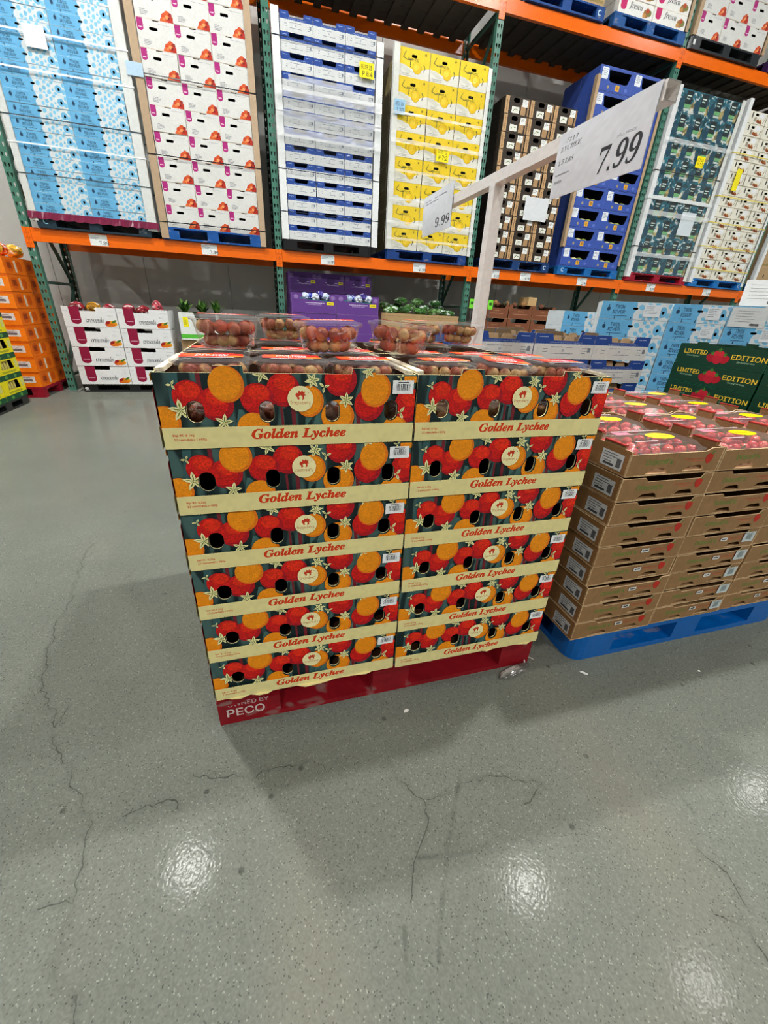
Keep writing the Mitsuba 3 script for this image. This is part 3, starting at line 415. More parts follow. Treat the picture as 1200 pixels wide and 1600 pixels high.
def film(name, x0, x1, z0, z1, y, label, seed=1, amp=0.006, bsdf='clear'):
    nx, nz = max(8, int((x1 - x0) / 0.03)), max(8, int((z1 - z0) / 0.02))
    gx, gz = np.meshgrid(np.linspace(x0, x1, nx), np.linspace(z0, z1, nz))
    q = np.stack([gx * 3 + gz * 2.0, gz * 16, gx * 0 + seed], -1)
    yy = y - amp * meshkit.fbm(q, 3, seed) - amp * 0.5 * meshkit.noise(np.stack([gx * 20, gz * 40, gx * 0], -1), seed)
    v = np.stack([gx, yy, gz], -1).reshape(-1, 3); i = np.arange(nx * nz).reshape(nz, nx)
    f = np.vstack([np.stack([i[:-1, :-1], i[:-1, 1:], i[1:, 1:]], -1).reshape(-1, 3), np.stack([i[:-1, :-1], i[1:, 1:], i[1:, :-1]], -1).reshape(-1, 3)])
    thing(name, ply((v, f), bsdf, smooth=True), None, label, 'plastic film')

# ------------------------------------------------------------------ the lychee pallet
LX, LY, LZ, LW, LH = -0.228, 0.983, 0.134, 0.6, 0.1690
def flower(x, z, r, rot, sx=1.0, sz=1.0, n=5):
    P, Q = [], []
    for k in range(n):
        pet = Polygon([(0, 0), (0.30, 0.20), (0.62, 0.19), (1, 0), (0.62, -0.19), (0.30, -0.20)])
        P.append(affinity.rotate(pet, rot + 360 / n * k, origin=(0, 0)))
        Q.append(affinity.rotate(Polygon([(0.05, 0.03), (0.45, 0.06), (0.74, 0), (0.45, -0.06), (0.05, -0.03)]), rot + 360 / n * k, origin=(0, 0)))
    f = lambda g: affinity.translate(affinity.scale(g, r * sx, r * sz, origin=(0, 0)), x, z)
    return f(unary_union(P)), f(unary_union(Q))
HOLES = MultiPolygon([slot(0.074, 0.083, 0.036, 0.049), slot(0.229, 0.082, 0.033, 0.049), slot(0.383, 0.081, 0.033, 0.049), slot(0.532, 0.082, 0.033, 0.049)])
def lychee_box(top):
    Wd, dp = LW - 0.006, 0.49
    prof = sbox(0, 0, Wd, LH - 0.001)
    if top:
        prof = unary_union([prof, Polygon([(0.117, 0.16), (0.186, 0.16), (0.183, LH + 0.014), (0.121, LH + 0.014)]), Polygon([(0.43, 0.16), (0.489, 0.16), (0.487, LH + 0.012), (0.432, LH + 0.012)])])
    front = prof.difference(HOLES)
    body = carton(Wd, dp, LH - 0.001, (26, 58, 58), (66, 44, 28), (226, 212, 160), 0.004, front=front, back=front, code=0)
    P = Print(clip=prof, holes=HOLES.buffer(0.0012))
    cm = lambda g: affinity.scale(g, 0.01, 0.01, origin=(0, 0))
    A = lambda g, c, code=0: P.add(cm(g), c, code)
    A(sbox(0, 0, 60, 19), (22, 50, 52), 3)
    for pts, c in (([(31.5, 4), (35, 9), (36.2, 19), (33.0, 19)], (70, 104, 98)), ([(43.5, 4), (45.3, 4), (49.6, 19), (46.2, 19)], (94, 112, 108)), ([(15.6, 4.5), (18, 4.5), (18.5, 8.6), (16.6, 8.8)], (66, 100, 98)),
                   ([(33.2, 4), (37.4, 4), (38, 8.6), (34.4, 7.4)], (70, 104, 100)), ([(2.4, 8), (4.2, 8), (5.2, 19), (3.2, 19)], (52, 88, 90)), ([(55.5, 4), (60, 4), (60, 19), (56.5, 19)], (70, 104, 98)), ([(17.6, 13), (19, 13), (19, 19), (17.8, 19)], (50, 84, 84))):
        A(Polygon(pts), c, 0)
    for x0, z0, x1, z1, ww in ((9.0, 14, 8.8, 19, .45), (12.2, 13, 12.6, 19, .4), (29.1, 4, 28.9, 9, .5), (45, 4, 44.7, 7.4, .5), (26.4, 4, 26.2, 9, .3)):
        A(LineString([(x0, z0), (x1, z1)]).buffer(ww), (112, 34, 44))
    for x0, z0, x1, z1 in ((24.6, 4.6, 25.2, 9), (27.2, 4.6, 27.0, 8.6), (36.6, 5, 39, 13.4), (20.4, 4.4, 17.6, 9.4)):
        A(LineString([(x0, z0), (x1, z1)]).buffer(.35), (14, 34, 36))
    red, ora = (196, 24, 24), (236, 138, 18)
    def fruit(x, z, rx, rz, kind):
        g = ell(x, z, rx, rz, R.uniform(-10, 10), 10)
        if kind == 'r':
            A(g, (168, 18, 32), 1); A(ell(x - .15 * rx, z + .12 * rz, rx * .86, rz * .86).intersection(g), (198, 24, 22), 1)
            A(ell(x + .1 * rx, z + .42 * rz, rx * .62, rz * .48).intersection(g), (222, 44, 20), 1)
        else:
            A(g, (226, 116, 22), 2); A(ell(x - .08 * rx, z + .05 * rz, rx * .9, rz * .9).intersection(g), (238, 142, 16), 2)
    for q in ((26.9, 13.2, 3.8, 3.9, 'r'), (21.0, 11.1, 3.8, 3.6, 'r'), (6.6, 11.7, 3.4, 3.6, 'r'), (12.0, 10.1, 3.8, 3.8, 'r'), (14.6, 14.4, 3.8, 4.0, 'o'), (1.0, 6.2, 3.2, 3.6, 'o'), (19.6, 4.4, 3.7, 3.7, 'o'),
              (32.8, 10.5, 3.4, 3.7, 'o'), (40.3, 15.6, 3.9, 4.0, 'r'), (47.5, 9.6, 3.8, 4.0, 'r'), (49.1, 13.2, 3.8, 4.2, 'o'), (39.6, 6.9, 4.1, 4.0, 'o'), (57.9, 9.4, 3.9, 4.3, 'r'), (54.4, 3.6, 3.4, 3.1, 'o')): fruit(*q)
    A(sbox(56.2, 15.0, 60, 16.5), ora, 2)
    for x, z, r, rot, n in ((4.5, 8.8, 2.6, 95, 5), (13.2, 6.0, 2.1, 80, 5), (3.5, 14.3, 1.2, 60, 3), (22.2, 16.6, 2.0, 250, 5), (33.6, 15.4, 1.9, 70, 6), (36.3, 13.9, 1.5, 20, 3), (41.6, 10.8, 2.0, 85, 6), (47.0, 17.4, 1.7, 250, 5), (55.6, 7.6, 1.9, 55, 3), (55.2, 16.2, 1.1, 40, 3)):
        a, b = flower(x, z, r, rot, n=n); A(a, (232, 226, 166)); A(b, (116, 124, 60))
    A(ell(30.7, 11.2, 3.0, 3.0, 0, 12), (240, 230, 172))
    A(Polygon([(29.5, 11.9), (29.7, 12.6), (30.2, 12.5), (30.3, 13.2), (30.8, 12.8), (31.2, 13.3), (31.3, 12.8), (31.9, 12.9), (31.6, 12.4), (32.0, 12.0), (31.5, 12.0), (31.6, 11.3), (31.0, 10.9), (31.2, 11.6), (30.8, 12.1), (30.3, 11.8), (30.5, 11.2), (30.0, 11.0), (29.9, 11.6)]), (196, 56, 30))
    A(fit(sans('Dragonberry', 1, False), 28.3, 9.75, 33.0, 10.75), (178, 96, 52)); A(fit(sans('TM', 1, False), 32.3, 12.5, 32.7, 12.7), (150, 60, 30))
    A(sbox(0, 0, 60, 5.0), (226, 214, 150))
    A(fit(serif('Golden Lychee', 1, 'B', fat=26), 18.9, 1.25, 41.6, 4.35), (206, 58, 18))
    A(fit(sans('Net Wt. 8.2kg', 1), 2.0, 2.75, 6.4, 3.5), (196, 62, 26)); A(fit(sans('12 clamshells x 680g', 1), 2.1, 1.75, 8.9, 2.5), (196, 62, 26))
    lb = Print(holes=HOLES); lb.k = 60
    lb.add(rect(.533, .1225, .588, .1555), (236, 238, 240)); lb.add(rect(.547, .1495, .575, .1515), (90, 90, 96))
    rr = random.Random(3); x = .5435
    while x < .5795:
        ww = rr.choice((.0006, .001, .0016, .002)); lb.add(rect(x, .131, x + ww, .147), (40, 42, 48), raise_=0.02); x += ww + rr.choice((.0006, .001, .0014))
    sd = M()   # the same print runs on round the left side
    for t, c in zip(P.m.t, P.m.c): sd.t.append(np.stack([t[..., 1], dp * (1 - t[..., 0] / Wd), np.minimum(t[..., 2], LH - .001)], -1)); sd.c.append(c)
    parts = [('body', body.ply()), ('printed_front', P.ply()), ('barcode_label', lb.ply(), 'white barcode label')]
    if top:
        for s in (0, 1):
            fl = M()
            for k in range(3): fl.box(-0.001, 0.018, 0.02, 0.12 + 0.1 * k, 0.003 * k, 0.003 * k + 0.0025, (236, 226, 196))
            parts.append(('corner_flap', {**fl.ply(), 'to_world': tf(0.004, 0, LH - 0.004, 0, 0, -7) if s == 0 else tf(Wd - 0.004, 0.0, LH - 0.004, 0, 0, 7) @ T().scale([-1, 1, 1])}))
    return parts, ('printed_side', sd.ply())
(LB, LBS), (LBT, LBTS) = lychee_box(False), lychee_box(True)
lab = M()
lab.face(at(serif('PECO', .036, 'X') if 'X' in GLYPHS else sans('PECO', .034), 0.022, 0.036), (206, 180, 178), -0.0012)
own = sans('OWNED BY', .018).difference(unary_union([sbox(-.01, .006, .034, .03), sbox(.034, .012, .06, .03)]))
lab.face(at(own, 0.03, 0.083), (176, 140, 142), -0.0012)
pallet(LX - 0.004, LY + 0.004, 0, 1.20, 1.0, LZ, (136, 20, 32), 'wood', 'red wooden pallet under the stacked lychee boxes', [('stencil_lettering', {**lab.ply(), 'to_world': tf(0, 0, 0)}, 'white stencilled lettering')])
for r in range(6):
    for c in range(2):
        for b in range(2):
            pr = LBT if r == 5 else LB
            pr = (pr[:1] if b else list(pr)) + ([LBS] if c == 0 else [])
            rw = rowname(r, 6, 'top')
            dx, dy = (R.uniform(-.002, .002), R.uniform(-.003, .003)) if r < 5 else (0, 0)
            thing('lychee_box', pr, tf(LX + .003 + c * LW + dx, LY + b * 0.495 + dy, LZ + r * LH), f'{"rear" if b else "front"} lychee carton printed with red and orange fruit, {rw}, {cols(2)[c]} column', 'box')
# torn board edge hanging out under the lowest boxes
torn = M()
for x0, x1, zz in ((0.02, 0.19, -0.004), (0.23, 0.55, -0.001), (0.62, 0.98, -0.002), (0.93, 1.195, -0.003)):
    pts = [(x0, 0)] + [(x0 + (x1 - x0) * k / 6, -R.uniform(0.006, 0.022)) for k in range(1, 6)] + [(x1, 0)]
    torn.panel(Polygon(pts), 0.003, (0, 0.004, zz), (1, 0, 0), (0, 1, 0), (0, 0, -1), (226, 212, 150), (180, 160, 110), (226, 212, 150))
thing('torn_board', torn.ply(), tf(LX, LY, LZ + 0.004), 'torn cream cardboard edge sticking out between red pallet and lychee boxes', 'cardboard')

# ---- clear tubs of lychees
def sup(a, b, n=44, e=2.6):
    t = np.linspace(0, 2 * PI, n, endpoint=False); c, s = np.cos(t), np.sin(t)
    return np.stack([a * np.sign(c) * abs(c) ** (2 / e), b * np.sign(s) * abs(s) ** (2 / e)], 1)
def loft(rings, n=44, cap0=True, cap1=True, e=2.6, flute=0.0):
    V, F = [], []
    for k, (a, b, z) in enumerate(rings):
        q = sup(a, b, n, e)
        if flute: q = q * (1 + flute * (np.arange(n) % 2)[:, None] * (1 if 0 < k < len(rings) - 1 else 0))
        V.append(np.c_[q, np.full(n, z)])
    for k in range(len(rings) - 1):
        i = np.arange(n) + k * n; j = (np.arange(n) + 1) % n + k * n
        F += [np.stack([i, j, j + n], 1), np.stack([i, j + n, i + n], 1)]
    V = np.vstack(V)
    for on, k in ((cap0, 0), (cap1, len(rings) - 1)):
        if on:
            c = len(V); V = np.vstack([V, [[0, 0, rings[k][2]]]]); i = np.arange(n) + k * n; j = (np.arange(n) + 1) % n + k * n
            F.append(np.stack([j, i, np.full(n, c)], 1) if k == 0 else np.stack([i, j, np.full(n, c)], 1))
    return V, np.vstack(F)
TA, TB, TH = 0.090, 0.080, 0.069
tub_bowl = ply(loft([(.062, .053, .002), (.069, .060, .004), (.076, .066, .03), (.083, .073, .06), (.085, .075, TH - .003), (TA + .002, TB + .002, TH - .002), (TA + .003, TB + .003, TH + .003)], cap1=False, flute=0.006), 'clear', smooth=40)
tub_lid = ply(loft([(TA + .004, TB + .004, TH + .002), (TA + .003, TB + .003, TH + .007), (TA - .008, TB - .008, TH + .007), (TA - .014, TB - .014, TH + .011), (TA - .03, TB - .03, TH + .012)], cap0=False), 'hazy_film', smooth=40)
tub_lid2 = {**tub_lid, 'bsdf': {'type': 'ref', 'id': 'clear'}}
def tub_label(seed):
    r = random.Random(seed); p = Print(clip=ell(0, 0, TA - .012, TB - .012, 0, 10)); zt = TH + .0125
    p.add(rect(-.07, -.034, .07, .038), (214, 56, 36))
    p.add(ell(-.03, .01, .034, .03), (236, 96, 40)); p.add(ell(.035, .012, .03, .032), (206, 40, 40)); p.add(ell(.052, -.02, .02, .016), (240, 130, 60))
    p.add(fit(sans('GOLDEN', 1), -.036, .004, .036, .022), (250, 236, 232)); p.add(fit(sans('LYCHEE', 1), -.036, -.02, .036, -.002), (250, 236, 232))
    p.add(rect(-.05, -.05, .05, -.042), (232, 236, 238)); p.add(rect(.0, .044, .05, .054), (214, 60, 50))
    m = M()   # lay it on the lid: (x, y, z) of the print -> (x, z, height)
    for t, c in zip(p.m.t, p.m.c): m.t.append(np.stack([t[..., 0], t[..., 2], zt - t[..., 1] * 1.2], -1)); m.c.append(c)
    return m.ply('gloss')
TL = [tub_label(1)]
def bumpy(r, seed, sub=3):
    m = trimesh.creation.icosphere(subdivisions=sub, radius=1.0); v = m.vertices
    k = 1 + 0.05 * (meshkit.noise(v * 9, seed) - 0.5) + 0.05 * (meshkit.noise(v * 2.2, seed + 5) - 0.5)
    m.vertices = v * k[:, None] * r * np.array([1, 1, 1.06]); return ply(m, 'lychee_skin', smooth=True)
LYC = [bumpy(0.0168, k) for k in range(3)]
def tub(x, y, z, rz, where, n=12, tilt=(0, 0), deep=True, low=False):
    t = tf(x, y, z, rz, tilt[0], tilt[1])
    thing('fruit_tub', [('bowl', tub_bowl), ('lid', tub_lid2)] if low else [('bowl', tub_bowl), ('lid', tub_lid), ('lid_label', TL[0], 'red and orange printed lid label')], t, f'clear tub of lychees, {where}', 'fruit tub')
    pts = []
    if deep:
        for k in range(6): a = -PI / 2 + (k - 2.5) * 0.62; pts.append((.044 * math.cos(a), .036 * math.sin(a), .020))
    for k in range(8): a = -PI / 2 + (k - 3.5) * 0.56; pts.append((.0600 * math.cos(a), .0505 * math.sin(a), .0505 + R.uniform(-.002, .002)))
    for k in range(3): pts.append(((k - 1) * .034, R.uniform(-.006, .006), .0605))
    for q in pts[:n] if deep else pts:
        thing('lychee', LYC[R.randrange(3)], t @ tf(q[0] + R.uniform(-.001, .001), q[1], q[2], R.uniform(0, 360), R.uniform(0, 90)), f'reddish brown lychee in the tub {where}', 'lychee', f'lychees in the tub, {where}')
FRONT_Z = LZ + 5 * LH - 0.057 + 0.0
ZA = LZ + 6 * LH - 0.058      # tubs of the upper layer inside the top boxes
for k, (x, y, rz) in enumerate(((-.111, 1.085, 2), (.073, 1.09, -2), (.257, 1.085, 2))):
    tub(x, y, ZA, rz, f'front row of the left top box, {cols(3)[k]}', deep=False)
for k, (x, y, rz) in enumerate(((.489, 1.10, 3), (.672, 1.095, -3), (.857, 1.09, 2))):
    tub(x, y, ZA + (.004 if k else 0), rz, f'front row of the right top box, {cols(3)[k]}', tilt=(0, 0) if k != 1 else (6, 3), deep=False)
for k, (x, y) in enumerate(((-.111, 1.285), (.073, 1.29), (.257, 1.285), (.489, 1.295), (.673, 1.29), (.857, 1.285))):
    thing('fruit_tub', [('bowl', tub_bowl), ('lid', tub_lid), ('lid_label', TL[0])], tf(x, y, ZA), f'clear lychee tub in the second row of the top boxes, {["first", "second", "third", "fourth", "fifth", "sixth"][k]} from left', 'fruit tub')
for k, (x, y) in enumerate(((-.111, 1.60), (.073, 1.60), (.257, 1.60), (.489, 1.66), (.673, 1.68), (.857, 1.70))):
    thing('fruit_tub', [('bowl', tub_bowl), ('lid', tub_lid), ('lid_label', TL[0])], tf(x, y, ZA), f'clear lychee tub in the rear row of the top boxes, {["first", "second", "third", "fourth", "fifth", "sixth"][k]} from left', 'fruit tub')
for k, (x, y) in enumerate(((-.111, 1.085), (.073, 1.085), (.257, 1.085), (.489, 1.085), (.673, 1.085), (.857, 1.085))):
    tub(x, y, LZ + 5 * LH + .006, 0, f'lower layer of top boxes, {ORD[k] if k else "first"} from left', 14, low=True)
ZU = ZA + TH + 0.0145
for x, y, rz, dz, tl, wh in ((-.085, 1.285, 6, 0, (0, 0), 'piled on top at far left'), (.185, 1.20, -8, .0, (0, -2), 'piled on top, near the middle'), (.085, 1.60, 3, 0, (0, 0), 'piled on top behind, left of middle'),
                             (.385, 1.19, 10, .003, (0, 5), 'piled on top, tilted, above the seam'), (.63, 1.66, 4, 0, (0, 0), 'piled on top, left of the white post'), (.82, 1.72, -5, 0, (0, 2), 'piled on top, beside the white post')):
    tub(x, y, ZU + dz, rz, wh, 14, tl)

# ------------------------------------------------------------------ the sign stand
SX, SY, SB = 1.066, 2.02, 0.05
WHITE = (238, 232, 228)
AB = .042
zt_, y0_, y1_ = 1.842, 1.15, 2.86
post = M().box(-SB / 2, SB / 2, -SB / 2, SB / 2, 0.012, zt_ - AB, WHITE); post.box(-0.055, 0.055, -0.055, 0.055, 0, 0.012, (150, 150, 150))
tube = sbox(-SB / 2, SB / 2 - AB, AB - SB / 2, SB / 2).difference(sbox(-SB / 2 + .003, SB / 2 - AB + .003, AB - SB / 2 - .003, SB / 2 - .003))
arm = M().panel(tube, y1_ - y0_, (0, y0_ - SY, zt_ - SB / 2), (1, 0, 0), (0, 0, 1), (0, 1, 0), (150, 148, 146), (150, 148, 146), WHITE)
thing('sign_stand', [('post', post.ply('gloss')), ('arm', arm.ply('gloss'))], tf(SX, SY, 0), 'white square tube sign stand with a long arm behind the lychee boxes', 'sign stand')
def card(y_near, y_far, ztop, zbot, rows, label, bend, yn2=None):
    """Hangs on the left side of the arm, reading from the far end (left) to the near end (right)."""
    L, hh = y_far - y_near, ztop - zbot
    p = Print(clip=sbox(0, 0, L, hh)); p.add(sbox(0, 0, L, hh), (224, 228, 236))
    for g, c in rows(L, hh): p.add(g, c)
    m = M()
    def place(w, off=0.0):
        a, z = w[..., 0], w[..., 2]
        x = SX - SB / 2 - 0.004 + w[..., 1] * 1.0 - off - bend * np.sin(np.clip(z / hh, 0, 1) * PI) * 0.5 * (0.6 + 0.4 * np.sin(a / L * 5))
        return np.stack([x, y_far - a, zbot + z], -1)
    def fine(t):   # split long triangles so that the sheet can bend
        for _ in range(2):
            a, b, c = t[:, 0], t[:, 1], t[:, 2]; ab, bc, ca = (a + b) / 2, (b + c) / 2, (c + a) / 2
            t = np.concatenate([np.stack(q, 1) for q in ((a, ab, ca), (ab, b, bc), (ca, bc, c), (ab, bc, ca))])
        return t
    for k, (t, c) in enumerate(zip(p.m.t, p.m.c)):
        t = fine(fine(t)) if k == 0 else fine(t)
        m.t.append(place(t)); m.c.append(np.tile(c[0], (len(t) * 3, 1)))
    b = p.m.t[0]; b = fine(fine(b))
    m.t.append(place(b + [0, 0.002, 0])[:, ::-1]); m.c.append(np.tile(pack((200, 204, 210)), (len(b) * 3, 1)))
    thing('price_sign', m.ply(), None, label, 'price sign')
def r799(L, h):
    k = (58, 60, 66)
    yield fit(serif('7113', 1, 'D', slant=.22), .10 * L, .815 * h, .24 * L, .885 * h), (96, 98, 104)
    yield fit(serif('LYCHEE', 1, 'D', slant=.22), .05 * L, .70 * h, .30 * L, .775 * h), (96, 98, 104)
    yield fit(serif('1.5 LBS', 1, 'D', slant=.22), .05 * L, .50 * h, .25 * L, .575 * h), (96, 98, 104)
    yield lines(.04 * L, .36 * h, .25 * L, 1, .022 * h, .03 * h, R), (150, 152, 158)
    yield lines(.04 * L, .26 * h, .10 * L, 1, .035 * h, .03 * h, R), (160, 162, 168)
    yield fit(sans('SELL PRICE', 1, False), .70 * L, .535 * h, .87 * L, .57 * h), (150, 152, 158)
    yield fit(serif('7.99', 1, 'D', slant=.18), .56 * L, .13 * h, .945 * L, .49 * h), k
def r999(L, h):
    yield lines(.08 * L, .86 * h, .75 * L, 2, .03 * h, .07 * h, R), (150, 152, 160)
    yield fit(serif('9.99', 1, 'D', slant=.18), .50 * L, .12 * h, .95 * L, .34 * h), (58, 60, 66)
card(1.160, 1.56, 1.843, 1.665, r799, 'large white price card reading 7.99 on the near end of the arm', .012)
card(2.43, 2.86, 1.90, 1.70, r999, 'white price card reading 9.99 on the far end of the arm', .02)

# ------------------------------------------------------------------ loads on the rack
GY = D - 0.035
PZ = ZB + 0.0
def pr(P, *more): return [('printed_front', P.ply())] + list(more)
def proto_twin(w, h, d=0.4, seed=1, sticker=False, flip=0):
    r = random.Random(seed)
    B, Wt, Dk = (98, 168, 212), (202, 211, 215), (30, 62, 92)
    hole = slot(w * .50, h * .62, .042, .017)
    hole2 = slot(w * .9, h * .45, .022, .026)
    notch = unary_union([sbox(w * .56, h - .006, w * .86, h), sbox(w * .08, h - .004, w * .3, h)])
    fr = sbox(0, 0, w, h).difference(hole).difference(hole2).difference(notch)
    body = carton(w - .002, d, h - .002, (126, 190, 224), (70, 62, 52), (206, 222, 230), front=fr.intersection(sbox(0, 0, w - .002, h - .002)), top=True, side_col=(214, 226, 232))
    P = Print(clip=sbox(0.002, .001, w - .004, h - .003), holes=unary_union([hole, hole2, notch]))
    edge = [(0, 0), (w * .50, 0), (w * .485, h * .3), (w * .52, h * .6), (w * .505, h), (0, h)]
    P.add(sbox(0, 0, w, h), Wt); P.add(Polygon(edge), B)
    for fx, fz, s_ in ((.585, .70, 1.1), (.60, .22, .9), (.67, .42, 1.0), (.69, .86, .8), (.735, .16, 1.0), (.745, .66, .9), (.80, .90, .9), (.97, .30, 1.1), (.985, .80, 1.0), (.835, .10, .8), (.80, .36, .6), (.655, .05, .7)):
        P.add(ell(w * fx, h * fz, w * .033 * s_, h * .15 * s_, r.uniform(40, 80), 5), (122, 186, 220), raise_=.05)
    P.add(ell(w * .895, h * .47, w * .056, h * .30, 0, 6), (104, 172, 212)); 
    P.add(fit(sans('TWIN', 1), w * .20, h * .58, w * .34, h * .80), Dk); P.add(fit(sans('RIVER', 1), w * .18, h * .30, w * .36, h * .52), Dk)
    P.add(ell(w * .11, h * .56, .014, .018, 0, 5), Dk); P.add(ell(w * .11, h * .75, .004, .008, -20, 3), Dk)
    P.add(rect(w * .17, h * .17, w * .40, h * .20), Dk)
    for x in (.22, .46): P.add(rect(w * x, 0, w * x + .006, h * .16), (24, 40, 54))
    parts = [('body', body.ply())] + pr(P)
    if sticker:
        q = Print(); q.k = 70; q.add(rect(w * .62, h * .2, w * .86, h * .86), (214, 220, 224)); q.add(lines(w * .64, h * .78, w * .18, 5, .004, .014, r), (140, 146, 152), raise_=.1)
        parts.append(('white_label', q.ply(), 'white paper label'))
    return parts
TW = proto_twin(.6, .1135)
stack('blue_spotted_carton', TW, 2, 19, .6, .1135, -2.48, GY, PZ + .14, 'pale blue carton with spotted white end', 'first shelf pallet', 'box')
pallet(-2.5, GY - .01, PZ, 1.25, 1.0, .14, (30, 52, 66), 'wood', 'dark blue pallet under the pale blue spotted cartons on the shelf', [('emblem', {**logo_c((120, 170, 190)), 'to_world': tf(.02, -.003, .02)})])
corner_board(-2.55, GY - .012, PZ + .07, .07, 2.3, (208, 212, 210), 'white edge board left of the pale blue spotted cartons')
corner_board(-1.275, GY - .012, PZ + .07, .11, 2.3, (210, 214, 212), 'white edge board right of the pale blue spotted cartons', True)
sk = M()
gx = np.linspace(-2.57, -1.14, 40)
tri = []
for k in range(39):
    for (za, zb) in ((PZ + .115, PZ + .165),):
        o = [.012 + .012 * math.sin(k * 1.9) * math.sin(k * .7), .012 + .012 * math.sin((k + 1) * 1.9) * math.sin((k + 1) * .7)]
        d_ = [.03 + .02 * math.sin(k * .9 + 1) ** 2, .03 + .02 * math.sin(k * .9 + 1.9) ** 2]
        a, b = gx[k], gx[k + 1]
        y = GY - .016
        p0, p1, p2, p3 = (a, y - o[0], za - d_[0] * .6), (b, y - o[1], za - d_[1] * .6), (b, y - .004, zb), (a, y - .004, zb)
        tri += [[p0, p1, p2], [p0, p2, p3]]
sk.tris(np.array(tri), (118, 34, 66)); sk.tris(np.array(tri)[:, ::-1] + [0, .002, 0], (118, 34, 66))
thing('plastic_skirt', sk.ply('bagfilm'), None, 'crumpled maroon plastic sheet along the foot of the blue carton stack', 'plastic sheet')
for k, (z, c, h_) in enumerate(((2.50, (70, 84, 92), .01), (2.78, (232, 238, 240), .014), (3.02, (60, 74, 84), .01), (3.42, (236, 240, 242), .016), (3.72, (240, 242, 244), .016))):
    strap(-2.56, -1.16, GY - .016, GY + .42, z, c, f'{"thin dark" if c[0] < 100 else "white"} strap around the pale blue cartons, {ORD[k]} from below', h_)
paper(-1.86 - .28, GY - .022, 3.60, .2, .18, (236, 240, 240), 'white paper on the pale blue carton stack')

def proto_pom(w=.385, h=.239, d=.4, seed=1, word=None):
    r = random.Random(seed)
    hole = slot(w * .44, h * .68, .085, .026); hole2 = slot(w * .52, h * .985, .07, .02)
    fr = sbox(0, 0, w - .002, h - .002).difference(hole).difference(hole2)
    body = carton(w - .002, d, h - .002, (213, 214, 211), (60, 50, 44), (206, 190, 168), front=fr, top=True)
    P = Print(clip=sbox(.001, .001, w - .003, h - .003), holes=unary_union([hole, hole2]))
    x0, x1 = w * .02, w * .18
    P.add(unary_union([rect(x0, h * .66, x1, h), ell((x0 + x1) / 2, h * .66, (x1 - x0) / 2, h * .1)]), (166, 38, 116))
    P.add(rect(x0 + .012, h * .66, x1 - .012, h * .7), (226, 180, 206))
    for dx, dz, rr, c in ((.0, .0, .042, (196, 70, 34)), (.046, -.012, .036, (176, 44, 28)), (-.03, -.03, .03, (206, 96, 44)), (.02, .028, .03, (204, 84, 40)), (.05, .026, .018, (150, 40, 26))):
        P.add(ell(w * .80 + dx, h * .155 + dz, rr, rr * .9, 0, 5), c)
    for dx, dz, rr, c in ((.012, .004, .016, (232, 150, 92)), (-.012, -.012, .012, (226, 128, 76)), (.036, -.006, .01, (120, 24, 22))): P.add(ell(w * .80 + dx, h * .155 + dz, rr, rr, 0, 3), c)
    P.add(lines(w * .14, h * .30, w * .22, 4, .006, .013, r), (150, 152, 156)); P.add(rect(w * .55, h * .86, w * .9, h * .875), (176, 178, 182))
    return [('body', body.ply())] + pr(P)
POM = proto_pom()
stack('white_fruit_carton', POM, 3, 10, .385, .239, -1.03, GY, PZ + .14, 'white carton with magenta tab and fruit', 'second shelf pallet', 'box')
pallet(-1.11, GY - .01, PZ, 1.24, 1.0, .14, BLUE, 'wood', 'bright blue pallet under the white cartons with magenta tabs')
corner_board(-1.125, GY - .012, PZ + .01, .09, 2.6, (176, 152, 124), 'brown edge board left of the white cartons with magenta tabs')
corner_board(.125, GY - .012, PZ + .01, .075, 2.6, (184, 160, 132), 'brown edge board right of the white cartons with magenta tabs', True)
for k, z in enumerate((2.16, 2.56 + .28, 3.56)): strap(-1.125, .205, GY - .016, GY + .42, z, (34, 34, 38), f'black strap around the magenta tab cartons, {ORD[k]} from below', .010)
paper(-1.20, GY - .026, 3.52, .17, .12, (176, 204, 226), 'pale blue note hanging beside the magenta tab cartons')

